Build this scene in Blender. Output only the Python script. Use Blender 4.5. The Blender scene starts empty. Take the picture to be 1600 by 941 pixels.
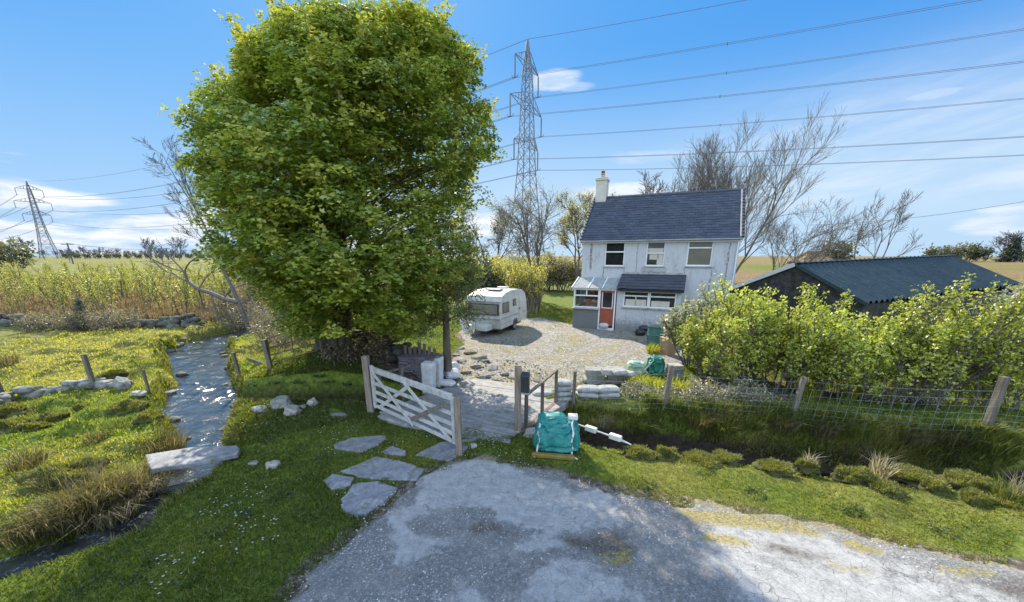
import bpy, bmesh, math, random
import numpy as np
from mathutils import Vector, Matrix, noise as mnoise

R = math.radians
rng = np.random.default_rng(7)
random.seed(7)
SC = bpy.context.scene
COL = SC.collection

# ------------------------------------------------------------------ camera
F, CY, PITCH, CZ = 590.0, 565.0, R(15.6), 3.9
def ray(px, py):
    v = (CY - py) / F; u = (px - 800) / F
    return np.array([u, math.cos(PITCH) + math.sin(PITCH) * v, -math.sin(PITCH) + math.cos(PITCH) * v])
def G(px, py, z=0.0):                       # the ground point a sight line reaches
    d = ray(px, py); t = (z - CZ) / d[2]
    return np.array([0, 0, CZ]) + d * t
def AtY(px, py, Y):                         # the point a sight line reaches at distance Y
    d = ray(px, py)
    return np.array([0, 0, CZ]) + d * (Y / d[1])
cam = bpy.data.cameras.new('camera')
camo = bpy.data.objects.new('camera', cam); COL.objects.link(camo)
camo.location = (0, 0, CZ); camo.rotation_euler = (R(90) - PITCH, 0, 0)
cam.sensor_width = 36; cam.lens = F / 1600 * 36
cam.shift_y = (CY - 470.5) / 1600
cam.clip_end = 6000; cam.clip_start = 0.1
SC.camera = camo

# ------------------------------------------------------------------ maths
def sm(a, b, x):
    t = np.clip((x - a) / (b - a), 0, 1); return t * t * (3 - 2 * t)
def _h(i, j, s):
    n = (i * 374761393 + j * 668265263 + s * 1274126177) & 0xFFFFFFFF
    n = ((n ^ (n >> 13)) * 1274126177) & 0xFFFFFFFF
    return ((n ^ (n >> 16)) & 0xFFFF) / 65535.0
def vn(x, y, s=0):
    x = np.asarray(x, float); y = np.asarray(y, float)
    i = np.floor(x).astype(np.int64); j = np.floor(y).astype(np.int64)
    fx = x - i; fy = y - j; fx = fx * fx * (3 - 2 * fx); fy = fy * fy * (3 - 2 * fy)
    return (_h(i, j, s) * (1 - fx) + _h(i + 1, j, s) * fx) * (1 - fy) + (_h(i, j + 1, s) * (1 - fx) + _h(i + 1, j + 1, s) * fx) * fy
def fbm(x, y, s=0, o=3):
    r = 0; a = 1; t = 0
    for k in range(o):
        r = r + a * (vn(x * 2**k, y * 2**k, s + k) - .5); t += a; a *= .5
    return r / t * 2
def polydist(x, y, pts):
    """distance to a polyline of (x, y, halfwidth) and the halfwidth there"""
    best = np.full(np.shape(x), 1e9); bw = np.zeros(np.shape(x))
    for a, b in zip(pts[:-1], pts[1:]):
        dx, dy = b[0] - a[0], b[1] - a[1]
        t = np.clip(((x - a[0]) * dx + (y - a[1]) * dy) / (dx * dx + dy * dy), 0, 1)
        d = np.hypot(x - a[0] - t * dx, y - a[1] - t * dy); w = a[2] + t * (b[2] - a[2])
        m = d - w < best - bw
        best = np.where(m, d, best); bw = np.where(m, w, bw)
    return best, bw
def sdpoly(x, y, P):
    """signed distance to a polygon, positive inside"""
    x = np.asarray(x, float); y = np.asarray(y, float)
    d = np.full(x.shape, 1e9); ins = np.zeros(x.shape, bool)
    n = len(P)
    for k in range(n):
        ax, ay = P[k][0], P[k][1]; bx, by = P[(k + 1) % n][0], P[(k + 1) % n][1]
        dx, dy = bx - ax, by - ay
        t = np.clip(((x - ax) * dx + (y - ay) * dy) / (dx * dx + dy * dy + 1e-12), 0, 1)
        d = np.minimum(d, np.hypot(x - ax - t * dx, y - ay - t * dy))
        c = (ay > y) != (by > y)
        xi = ax + (y - ay) / (by - ay if by != ay else 1e-9) * dx
        ins ^= c & (x < xi)
    return np.where(ins, d, -d)
def gp(lst, z=0): return [tuple(G(px, py, z)[:2]) for px, py in lst]

# ------------------------------------------------------------------ ground shape
ZW = -0.40
STREAM = []
for l, r_ in [((425, 505), (455, 505)), ((378, 515), (425, 515)), ((300, 533), (395, 533)), ((267, 547), (345, 547)), ((280, 575), (352, 575)), ((286, 594), (350, 594)), ((267, 631), (363, 631)),
              ((288, 664), (350, 664)), ((303, 697), (342, 697)), ((281, 734), (337, 734)), ((244, 781), (292, 781)), ((150, 835), (222, 835)), ((10, 885), (96, 885)), ((-140, 930), (-20, 930))]:
    a, b = G(*l, ZW), G(*r_, ZW)
    STREAM.append(((a[0] + b[0]) / 2, (a[1] + b[1]) / 2, abs(b[0] - a[0]) / 2 * .84))
STREAM = [(STREAM[0][0] - 1, STREAM[0][1] + 12, 1)] + STREAM + [(STREAM[-1][0] - 3, STREAM[-1][1] - 1.5, .5)]
DITCH = []
for px, py, w in [(1700, 795, .42), (1590, 762, .42), (1480, 733, .42), (1300, 719, .4), (1100, 699, .34), (1000, 690, .32), (930, 683, .3), (860, 668, .32), (760, 655, .32), (640, 643, .36), (560, 626, .3), (470, 627, .24), (400, 628, .24), (350, 622, .3)]:
    p = G(px, py, -.5 if px > 700 else (-.3 if px > 600 else -.1)); DITCH.append((p[0], p[1], w))
DITCH = [(DITCH[0][0] + 5, DITCH[0][1] - 1.2, .3)] + DITCH
DRIVE = gp([(440, 941), (462, 905), (500, 872), (560, 826), (598, 790), (626, 762), (655, 738), (700, 722), (740, 716), (800, 722), (870, 737), (930, 757), (1000, 774), (1100, 788), (1200, 806), (1300, 824), (1400, 850), (1500, 872), (1600, 886)]) + [(11, 3.2), (14, 2.3), (14, -8), (-3, -8), (-2.6, 1), (-2.4, 2.8)]
YARD = gp([(700, 575), (712, 550), (728, 536), (712, 524), (735, 508), (790, 497), (850, 497), (893, 507), (965, 507), (1030, 517), (1075, 530), (1080, 562), (1040, 582), (960, 590), (900, 604), (868, 612), (852, 606), (770, 603), (715, 603)])
DECK = [tuple(G(px, py, .06)[:2]) for px, py in [(597, 643), (803, 679), (868, 633), (866, 606), (690, 600)]]
SLABF = gp([(226, 716), (238, 739), (300, 730), (374, 714), (372, 701), (300, 704)], .02)

_ne = sorted([tuple(G(px, py, 0)[:2]) for px, py in [(1750, 800), (1600, 775), (1480, 752), (1300, 735), (1200, 722), (1100, 712), (1000, 702), (930, 694), (872, 681)]])
def ditch_off(x, y):                         # distance beyond the near lip of the roadside ditch
    return y - np.interp(x, [p[0] for p in _ne], [p[1] for p in _ne]) + fbm(x * 1.4, x * 0 + 3, 9, 3) * .16 + fbm(x * 3, y * 3, 19, 2) * .06
def flatness(x, y):
    f = sm(-.6, .1, sdpoly(x, y, DRIVE)); f = np.maximum(f, sm(-.5, .2, sdpoly(x, y, YARD)))
    return np.maximum(f, sm(-.3, .2, sdpoly(x, y, DECK)))
def channels(x, y):
    wob = fbm(x * 1.3, y * 1.3, 5, 2) * .16
    ds, ws = polydist(x, y, STREAM); ds = ds + wob
    dd, wd = polydist(x, y, DITCH); dd = dd + wob * .5
    return ds - ws, dd - wd
def H(x, y, chan=True):
    x = np.asarray(x, float); y = np.asarray(y, float)
    r = np.hypot(x, y)
    fl = flatness(x, y)
    near = 1 - sm(25, 60, r)
    z = (fbm(x * .35, y * .35, 1) * .12 + fbm(x * 1.1, y * 1.1, 11, 3) * .07 * near)
    left = sm(-6, -8.5, x) * near
    tus = np.clip(fbm(x * 1.9, y * 1.9, 21, 2) - .12, 0, 1)
    z = z + left * (tus * .38 + .02)
    ver = sm(1.5, 3, x) * sm(4.2, 5, y) * (1 - sm(6.8, 8.2, y))
    z = z + ver * np.clip(fbm(x * 1.5, y * 1.5, 31, 2) - .1, 0, 1) * .18
    z = z * (1 - fl)
    z = z - .12 * sm(-.5, 0, ditch_off(x, y)) * (1 - sm(.1, .4, ditch_off(x, y))) * sm(.8, 1.4, x) * (1 - sm(14, 17, x))
    z = z + .95 * np.exp(-((x + 5.7) / 2.5)**2 - ((y - 11.7) / 1.55)**2) * (1 - sm(-3.3, -2.3, x))
    far = 2.3 * sm(60, 220, y) * sm(20, -20, x) + 2.6 * sm(26, 85, r) * sm(8, 22, x) - .5 * sm(300, 1500, r)
    z = z + far
    if chan:
        cs, cd = channels(x, y)
        z = -.66 + (z + .66) * sm(-.05, .5, cs)
        of = ditch_off(x, y); inn = sm(.6, 1.1, x) * (1 - sm(14, 17, x))
        prof = np.interp(of, [-.05, .1, .25, 1.0, 1.3, 1.9, 2.5], [.5, -.3, -.95, -.95, -.8, -.34, .5])
        z = z * 1.0; z = np.where(inn > 0, np.minimum(z + .1 * sm(1.6, 2.2, of) * (1 - sm(2.6, 3.4, of)) * inn, prof * inn + (1 - inn) * 5), z)
        z = np.minimum(z, np.where(cd < .6, -.95 + (z + .95) * sm(-.05, .26, cd), z))
    return z
def Hs(x, y): return float(H(np.array([x]), np.array([y]))[0])
def on(px, py):                              # ground point under a pixel, following the relief
    d = ray(px, py); ts = np.linspace(2.0, 60, 1600) ** 1.0; P = np.array([0, 0, CZ])[None] + d[None] * ts[:, None]
    below = P[:, 2] < H(P[:, 0], P[:, 1]); k = int(np.argmax(below)) if below.any() else len(ts) - 1
    return np.array([P[k, 0], P[k, 1], Hs(P[k, 0], P[k, 1])])

# ------------------------------------------------------------------ materials
def nodes(name):
    m = bpy.data.materials.new(name); m.use_nodes = True
    nt = m.node_tree; nt.nodes.clear()
    return m, nt, nt.nodes.new('ShaderNodeOutputMaterial')
def N(nt, t, **kw):
    n = nt.nodes.new('ShaderNode' + t)
    for k, v in kw.items():
        if k in n.inputs: n.inputs[k].default_value = v
        else: setattr(n, k, v)
    return n
def L(nt, a, b): nt.links.new(a, b)
def coord(nt, kind='Object', scale=(1, 1, 1)):
    tc = N(nt, 'TexCoord'); mp = N(nt, 'Mapping'); mp.inputs['Scale'].default_value = scale
    L(nt, tc.outputs[kind], mp.inputs['Vector']); return mp.outputs['Vector']
def ramp(nt, fac, stops):
    r = N(nt, 'ValToRGB'); e = r.color_ramp.elements
    while len(e) < len(stops): e.new(0.5)
    for el, (p, c) in zip(e, stops):
        el.position = p; el.color = (*c, 1) if len(c) == 3 else c
    L(nt, fac, r.inputs['Fac']); return r.outputs['Color']
def noise(nt, vec, scale, detail=4, rough=.55, dist=0):
    n = N(nt, 'TexNoise'); n.inputs['Scale'].default_value = scale; n.inputs['Detail'].default_value = detail
    n.inputs['Roughness'].default_value = rough; n.inputs['Distortion'].default_value = dist
    if vec is not None: L(nt, vec, n.inputs['Vector'])
    return n.outputs['Fac']
def mix(nt, fac, a, b, mode='MIX'):
    m = N(nt, 'Mix'); m.data_type = 'RGBA'; m.blend_type = mode
    for s, v in ((0, fac), (6, a), (7, b)):
        if hasattr(v, 'is_output'): L(nt, v, m.inputs[s])
        else: m.inputs[s].default_value = v if s == 0 else (*v, 1)[:4]
    return m.outputs[2]
def math_(nt, op, a, b=None, clamp=False):
    m = N(nt, 'Math'); m.operation = op; m.use_clamp = clamp
    for i, v in enumerate((a, b)):
        if v is None: continue
        if hasattr(v, 'is_output'): L(nt, v, m.inputs[i])
        else: m.inputs[i].default_value = v
    return m.outputs[0]
def sstep(nt, v, a, b):
    m = N(nt, 'MapRange'); m.interpolation_type = 'SMOOTHSTEP'
    m.inputs['From Min'].default_value = a; m.inputs['From Max'].default_value = b
    L(nt, v, m.inputs['Value']); return m.outputs[0]
def finish(nt, out, color, rough=.8, bump=None, strength=.3, dist=.02, spec=.3, metal=0.0):
    p = N(nt, 'BsdfPrincipled')
    if hasattr(color, 'is_output'): L(nt, color, p.inputs['Base Color'])
    else: p.inputs['Base Color'].default_value = (*color, 1)
    if hasattr(rough, 'is_output'): L(nt, rough, p.inputs['Roughness'])
    else: p.inputs['Roughness'].default_value = rough
    p.inputs['Specular IOR Level'].default_value = spec; p.inputs['Metallic'].default_value = metal
    if bump is not None:
        b = N(nt, 'Bump'); b.inputs['Strength'].default_value = strength; b.inputs['Distance'].default_value = dist
        L(nt, bump, b.inputs['Height']); L(nt, b.outputs[0], p.inputs['Normal'])
    L(nt, p.outputs[0], out.inputs[0]); return p
def vary(name, cols, scale=4, rough=.8, bump=.3, bscale=None, spec=.3, stretch=(1, 1, 1), kind='Object', metal=0.0, dist=.01, fine=.35, moss=0.0):
    """weathered surface: a ramp of colours over two noises, with relief"""
    m, nt, o = nodes(name); v = coord(nt, kind, stretch)
    a = noise(nt, v, scale, 5, .6); b = noise(nt, v, scale * 9, 4, .6)
    f = math_(nt, 'ADD', math_(nt, 'MULTIPLY', a, 1 - fine), math_(nt, 'MULTIPLY', b, fine))
    oi = N(nt, 'ObjectInfo')
    f = math_(nt, 'ADD', f, math_(nt, 'MULTIPLY', math_(nt, 'SUBTRACT', oi.outputs['Random'], .5), .08))
    k = len(cols)
    c = ramp(nt, f, [(.32 + .36 * i / max(1, k - 1), c) for i, c in enumerate(cols)])
    h = noise(nt, v, bscale or scale * 6, 6, .65)
    if moss:                                   # lichen and moss blotches with a shape of their own
        tw = coord(nt, 'Object', (1, 1, 1)); g1 = noise(nt, tw, 3.1, 6, .7, .5); g2 = noise(nt, tw, 15, 4, .7)
        c = mix(nt, math_(nt, 'MULTIPLY', sstep(nt, g1, .53, .63), moss), c, ramp(nt, g2, [(.35, (.04, .05, .018)), (.6, (.11, .115, .05))])); c = mix(nt, math_(nt, 'MULTIPLY', sstep(nt, g2, .6, .66), moss * .6), c, (.4, .4, .36)); c = mix(nt, math_(nt, 'MULTIPLY', sstep(nt, g2, .4, .34), moss * .6), c, (.05, .048, .045))
    finish(nt, o, c, rough, h, bump, dist, spec, metal); return m

def leafmat(name, trans=.45, gloss=.06, both=False):
    m, nt, o = nodes(name)
    at = N(nt, 'Attribute', attribute_name='col')
    d = N(nt, 'BsdfDiffuse'); t = N(nt, 'BsdfTranslucent'); g = N(nt, 'BsdfGlossy'); g.inputs['Roughness'].default_value = .45
    L(nt, at.outputs['Color'], d.inputs['Color'])
    L(nt, mix(nt, 1.0, at.outputs['Color'], (1.0, 1.0, .55), 'MULTIPLY'), t.inputs['Color'])
    s1 = N(nt, 'MixShader'); s1.inputs[0].default_value = trans
    L(nt, d.outputs[0], s1.inputs[1]); L(nt, t.outputs[0], s1.inputs[2])
    if both:                                  # thin leaf: colour is the share sent back, and the same share passes through
        nt.nodes.remove(s1); s1 = N(nt, 'AddShader'); L(nt, d.outputs[0], s1.inputs[0]); L(nt, t.outputs[0], s1.inputs[1])
    s2 = N(nt, 'MixShader'); s2.inputs[0].default_value = gloss
    L(nt, s1.outputs[0], s2.inputs[1]); L(nt, g.outputs[0], s2.inputs[2])
    L(nt, s2.outputs[0], o.inputs[0]); return m
M = {}
M['leaf'] = leafmat('leaf', .58, .07, True)
M['grass'] = leafmat('grass blade', .58, .04)
M['bark'] = vary('bark', [(.05, .04, .03), (.12, .1, .075), (.2, .18, .14)], 3, .9, .6, stretch=(3, 3, .6))
M['twig'] = vary('twig', [(.085, .076, .07), (.18, .16, .148)], 2, .85, .2)
M['twigfar'] = vary('far twig', [(.08, .078, .085), (.15, .145, .15)], 2, .9, .1)
M['pale_bark'] = vary('pale bark', [(.1, .085, .065), (.23, .2, .16)], 4, .85, .4, stretch=(3, 3, .5))
M['stone'] = vary('grey stone', [(.1, .1, .095), (.2, .2, .19), (.33, .325, .31)], 3, .9, .6, moss=.8)
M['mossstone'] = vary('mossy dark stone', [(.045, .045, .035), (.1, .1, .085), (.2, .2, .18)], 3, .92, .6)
M['pale_stone'] = vary('pale boulder', [(.17, .165, .15), (.29, .28, .25), (.4, .39, .36)], 4, .85, .5, moss=.6)
M['slate'] = vary('slate flag', [(.1, .1, .105), (.2, .205, .225), (.31, .31, .33)], 3.2, .65, .4, spec=.35, moss=.55)
M['timber'] = vary('weathered timber', [(.12, .09, .065), (.22, .18, .14), (.31, .27, .22)], 3, .85, .4, stretch=(6, 6, .7))
M['old_timber'] = vary('old grey timber', [(.06, .05, .04), (.14, .12, .1), (.22, .2, .17)], 3, .9, .5, stretch=(6, 6, .7))
M['gatewood'] = vary('bare pale gate wood', [(.26, .25, .24), (.43, .425, .41), (.54, .535, .52)], 5, .75, .25, stretch=(2, 2, 2))
M['rust'] = vary('rusty steel', [(.07, .045, .035), (.15, .09, .065), (.2, .15, .12)], 6, .8, .3)
M['steel'] = vary('galvanised steel', [(.2, .21, .22), (.34, .35, .37)], 3, .55, .1, metal=.3)
M['pylon'] = vary('pylon steel', [(.14, .155, .19), (.22, .235, .27)], 2, .7, .05)
M['wire'] = vary('conductor wire', [(.1, .11, .15), (.16, .17, .21)], 2, .7, .05)
M['glassins'] = vary('insulator glass', [(.1, .12, .16), (.2, .25, .3)], 3, .3, .05)
M['black'] = vary('black plastic', [(.012, .012, .013), (.03, .03, .032)], 5, .45, .15, spec=.5)
M['wplastic'] = vary('white woven sack', [(.36, .37, .38), (.5, .51, .52), (.6, .61, .62)], 6, .55, .4, bscale=22, dist=.02)
M['sandbag'] = vary('sandbag cloth', [(.17, .175, .18), (.29, .295, .29), (.42, .42, .41)], 5, .75, .7, bscale=14, dist=.03)
M['upvc'] = vary('white window frame', [(.66, .67, .68), (.8, .8, .81)], 3, .45, .05)
M['concrete'] = vary('pale concrete', [(.22, .21, .2), (.36, .355, .34), (.46, .45, .43)], 3, .9, .4)
M['cream'] = vary('cream render', [(.46, .43, .36), (.58, .55, .47)], 3, .85, .2)
M['red'] = vary('brick red paint', [(.25, .06, .035), (.36, .1, .06)], 4, .6, .1)
M['pink'] = vary('pink cloth', [(.5, .16, .14), (.62, .32, .24), (.6, .42, .3)], 5, .8, .3)
M['darkpane'] = vary('dark glass pane', [(.008, .01, .011), (.03, .032, .03)], 2, .06, .02, spec=.6)
M['brownpane'] = vary('blind behind glass', [(.1, .095, .07), (.16, .15, .11)], 2, .12, .02, spec=.5)
M['terracotta'] = vary('tan pot', [(.36, .24, .15), (.48, .34, .23)], 4, .8, .2)

# ------------------------------------------------------------------ objects
def tag(o, label=None, cat=None, group=None, kind=None):
    for k, v in (('label', label), ('category', cat), ('group', group), ('kind', kind)):
        if v: o[k] = v
    return o
def empty(name, loc=(0, 0, 0), rz=0.0, label=None, cat=None, group=None):
    o = bpy.data.objects.new(name, None); COL.objects.link(o)
    o.location = tuple(loc); o.rotation_euler = (0, 0, rz); o.empty_display_size = .2
    return tag(o, label, cat, group)
def link(name, me, mat=None, parent=None, loc=None, smooth=False):
    if mat is not None: me.materials.append(mat)
    o = bpy.data.objects.new(name, me); COL.objects.link(o)
    if parent: o.parent = parent
    if loc is not None: o.location = tuple(loc)
    if smooth: me.polygons.foreach_set('use_smooth', [True] * len(me.polygons))
    return o
def copy_tree(o, parent=None):
    c = o.copy(); COL.objects.link(c)
    if parent: c.parent = parent
    for ch in list(o.children): copy_tree(ch, c)
    return c
def arr_mesh(name, V, T, col=None, quads=None):
    """mesh from vertex array, triangle array (and quads), colour per vertex"""
    me = bpy.data.meshes.new(name)
    V = np.ascontiguousarray(V, np.float32)
    T = np.zeros((0, 3), np.int32) if T is None else np.asarray(T, np.int32)
    Q = np.zeros((0, 4), np.int32) if quads is None else np.asarray(quads, np.int32)
    loops = np.concatenate([T.ravel(), Q.ravel()]).astype(np.int32)
    tot = np.concatenate([np.full(len(T), 3), np.full(len(Q), 4)]).astype(np.int32)
    st = np.concatenate([[0], np.cumsum(tot)[:-1]]).astype(np.int32)
    me.vertices.add(len(V)); me.vertices.foreach_set('co', V.ravel())
    me.loops.add(len(loops)); me.loops.foreach_set('vertex_index', loops)
    me.polygons.add(len(tot)); me.polygons.foreach_set('loop_start', st); me.polygons.foreach_set('loop_total', tot)
    me.update(calc_edges=True)
    if col is not None:
        a = me.attributes.new('col', 'FLOAT_COLOR', 'POINT')
        c = np.ones((len(V), 4), np.float32); c[:, :3] = col
        a.data.foreach_set('color', c.ravel())
    return me
def fattr(me, name, vals):
    a = me.attributes.new(name, 'FLOAT', 'POINT'); a.data.foreach_set('value', np.asarray(vals, np.float32))

class MB:
    """collects boxes, beams, tubes and prisms; build() links them as one mesh"""
    def __init__(s): s.v = []; s.f = []
    def add(s, V, Fc):
        b = len(s.v); s.v += [tuple(map(float, p)) for p in V]; s.f += [tuple(i + b for i in f) for f in Fc]; return s
    def box(s, lo, hi):
        x0, y0, z0 = lo; x1, y1, z1 = hi
        return s.add([(x0, y0, z0), (x1, y0, z0), (x1, y1, z0), (x0, y1, z0), (x0, y0, z1), (x1, y0, z1), (x1, y1, z1), (x0, y1, z1)],
                     [(0, 3, 2, 1), (4, 5, 6, 7), (0, 1, 5, 4), (1, 2, 6, 5), (2, 3, 7, 6), (3, 0, 4, 7)])
    def beam(s, p0, p1, w, h, up=(0, 0, 1)):
        p0, p1 = Vector(p0), Vector(p1); d = (p1 - p0).normalized(); u = Vector(up)
        sd = d.cross(u)
        if sd.length < 1e-3: sd = d.cross(Vector((1, 0, 0)))
        sd.normalize(); u = sd.cross(d).normalized()
        V = [p + sd * (a * w / 2) + u * (b * h / 2) for p in (p0, p1) for a, b in ((-1, -1), (1, -1), (1, 1), (-1, 1))]
        return s.add(V, [(0, 1, 2, 3), (7, 6, 5, 4), (0, 4, 5, 1), (1, 5, 6, 2), (2, 6, 7, 3), (3, 7, 4, 0)])
    def tube(s, pts, rad, n=8):
        pts = [Vector(p) for p in pts]; rad = rad if hasattr(rad, '__len__') else [rad] * len(pts)
        V = []; Fc = []; prev = None
        for i, p in enumerate(pts):
            d = (pts[min(i + 1, len(pts) - 1)] - pts[max(i - 1, 0)]).normalized()
            a = prev - d * prev.dot(d) if prev else d.orthogonal()
            a.normalize(); prev = a; b = d.cross(a)
            for k in range(n):
                t = 2 * math.pi * k / n; V.append(p + (a * math.cos(t) + b * math.sin(t)) * rad[i])
        for i in range(len(pts) - 1):
            for k in range(n): Fc.append((i * n + k, i * n + (k + 1) % n, (i + 1) * n + (k + 1) % n, (i + 1) * n + k))
        Fc.append(tuple(range(n - 1, -1, -1))); Fc.append(tuple((len(pts) - 1) * n + k for k in range(n)))
        return s.add(V, Fc)
    def prism(s, poly, z0, z1):                 # poly of (x, y); z0/z1 numbers
        n = len(poly)
        V = [(x, y, z0) for x, y in poly] + [(x, y, z1) for x, y in poly]
        return s.add(V, [tuple(range(n - 1, -1, -1)), tuple(range(n, 2 * n))] + [(k, (k + 1) % n, n + (k + 1) % n, n + k) for k in range(n)])
    def extrude(s, poly, axis, a, b):           # poly in the plane across axis 'x' or 'y'
        n = len(poly); mk = (lambda p, t: (t, p[0], p[1])) if axis == 'x' else (lambda p, t: (p[0], t, p[1]))
        V = [mk(p, a) for p in poly] + [mk(p, b) for p in poly]
        return s.add(V, [tuple(range(n - 1, -1, -1)), tuple(range(n, 2 * n))] + [(k, (k + 1) % n, n + (k + 1) % n, n + k) for k in range(n)])
    def build(s, name, mat, parent=None, loc=None, bevel=0, smooth=False, seg=2):
        me = bpy.data.meshes.new(name); me.from_pydata(s.v, [], s.f)
        bm = bmesh.new(); bm.from_mesh(me); bmesh.ops.recalc_face_normals(bm, faces=bm.faces); bm.to_mesh(me); bm.free()
        o = link(name, me, mat, parent, loc, smooth)
        if bevel:
            b = o.modifiers.new('bevel', 'BEVEL'); b.width = bevel; b.segments = seg; b.limit_method = 'ANGLE'; b.angle_limit = R(40)
        return o

def rand_unit(n):
    v = rng.normal(size=(n, 3)); return v / np.linalg.norm(v, axis=1, keepdims=True)
def unit(v): return v / np.maximum(np.linalg.norm(v, axis=1, keepdims=True), 1e-9)
def leaves(P, T, Nn, S, col, lobes=(0.0,), width=.3, fold=.12):
    """one folded blade per lobe: base, two shoulders and a tip"""
    B = unit(np.cross(Nn, T)); V = []; Cc = []
    for a in lobes:
        D = T * math.cos(a) + B * math.sin(a); E = np.cross(Nn, D); s = S[:, None] * (1 if abs(a) < .1 else .82)
        q = np.stack([P, P + D * s * .5 + E * s * width - Nn * s * fold, P + D * s, P + D * s * .5 - E * s * width - Nn * s * fold], 1)
        V.append(q); Cc.append(np.repeat(col[:, None, :], 4, 1))
    V = np.concatenate(V).reshape(-1, 3); Cc = np.concatenate(Cc).reshape(-1, 3)
    k = np.arange(len(V) // 4)[:, None] * 4
    T_ = np.concatenate([k + np.array([[0, 1, 2]]), k + np.array([[0, 2, 3]])])
    return V, T_, Cc
def lerp_col(n, cols, t=None):
    t = rng.random(n) if t is None else np.clip(t, 0, .9999)
    cols = np.array(cols); f = t * (len(cols) - 1); i = f.astype(int); f = (f - i)[:, None]
    return cols[i] * (1 - f) + cols[np.minimum(i + 1, len(cols) - 1)] * f
def blades(P, h, w, lean, col, curve=.5):
    """grass blades: two segments bending towards lean"""
    n = len(P); a = rng.random(n) * 6.283
    side = np.stack([np.cos(a), np.sin(a), 0 * a], 1) * (w[:, None] / 2)
    up = np.array([0, 0, 1.0])
    l = lean
    m = P + (up * .58 + l * .25 * curve)[:, :] * h[:, None] if l.ndim == 2 else P
    t = P + (up * (1 - .25 * np.linalg.norm(l, axis=1, keepdims=True)) + l) * h[:, None]
    V = np.stack([P - side, P + side, m + side * .75, m - side * .75, t], 1).reshape(-1, 3)
    k = np.arange(n)[:, None] * 5
    T_ = np.concatenate([k + np.array([[0, 1, 2]]), k + np.array([[0, 2, 3]]), k + np.array([[3, 2, 4]])])
    return V, T_, np.repeat(col, 5, 0)
def merge(parts):
    V = []; T = []; C = []; b = 0
    for v, t, c in parts: V.append(v); T.append(t + b); C.append(c); b += len(v)
    return np.concatenate(V), np.concatenate(T), np.concatenate(C)

class Limbs:
    """branching skeleton kept as segments, meshed in one go"""
    def __init__(s, seed): s.a = []; s.b = []; s.ra = []; s.rb = []; s.tips = []; s.t0 = .28; s.r = random.Random(seed)
    def seg(s, p, q, r0, r1): s.a.append(tuple(p)); s.b.append(tuple(q)); s.ra.append(r0); s.rb.append(r1)
    def path(s, pts, r0, r1):
        n = len(pts) - 1
        for i in range(n): s.seg(pts[i], pts[i + 1], r0 + (r1 - r0) * i / n, r0 + (r1 - r0) * (i + 1) / n)
    def grow(s, p, d, ln, r, lev, kids=(6, 5, 4), spread=.75, up=.15, wob=.16, shrink=.55, minr=.006, wind=(0, 0, 0)):
        rr = s.r; n = 5 if lev > 1 else 3; d = Vector(d).normalized(); p = Vector(p); pts = [p.copy()]; ds = []
        for i in range(n):
            d = (d + Vector((rr.gauss(0, wob), rr.gauss(0, wob), rr.gauss(0, wob * .7) + up)) + Vector(wind)).normalized()
            p = p + d * (ln / n); pts.append(p.copy()); ds.append(d.copy())
        s.path(pts, r, max(minr, r * (.35 if lev > 0 else .5)))
        s.tips.append((tuple(p), tuple(d)))
        if lev <= 0: return
        nk = kids[min(len(kids) - 1, lev - 1)]
        for k in range(nk):
            t = s.t0 + (.98 - s.t0) * (k + rr.random()) / nk; f = t * n; i = min(n - 1, int(f)); q = pts[i].lerp(pts[i + 1], f - i); b = ds[i]
            a = b.orthogonal().normalized(); a = Matrix.Rotation(rr.random() * 6.283, 3, b) @ a
            ang = spread * rr.uniform(.6, 1.25)
            s.grow(q, b * math.cos(ang) + a * math.sin(ang), ln * shrink * rr.uniform(.75, 1.2) * (1.15 - .4 * t), max(minr, r * .43 * (1.1 - .45 * t)), lev - 1, kids, spread, up, wob, shrink, minr, wind)
    def mesh(s, name, n=5):
        A = np.array(s.a); B = np.array(s.b); ra = np.array(s.ra); rb = np.array(s.rb)
        d = unit(B - A); ref = np.where(np.abs(d[:, 2:3]) > .9, [[1.0, 0, 0]], [[0, 0, 1.0]])
        u = unit(np.cross(d, ref)); w = np.cross(d, u)
        th = np.arange(n) * 2 * math.pi / n; c = np.cos(th)[None, :, None]; sn = np.sin(th)[None, :, None]
        ring = u[:, None, :] * c + w[:, None, :] * sn
        V = np.concatenate([A[:, None, :] + ring * ra[:, None, None], B[:, None, :] + d[:, None, :] * rb[:, None, None] * .3 + ring * rb[:, None, None]], 1)
        k = np.arange(len(A))[:, None] * 2 * n; Q = []
        for i in range(n): j = (i + 1) % n; Q.append(np.concatenate([k + i, k + j, k + n + j, k + n + i], 1))
        return arr_mesh(name, V.reshape(-1, 3), None, None, np.concatenate(Q))

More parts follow.
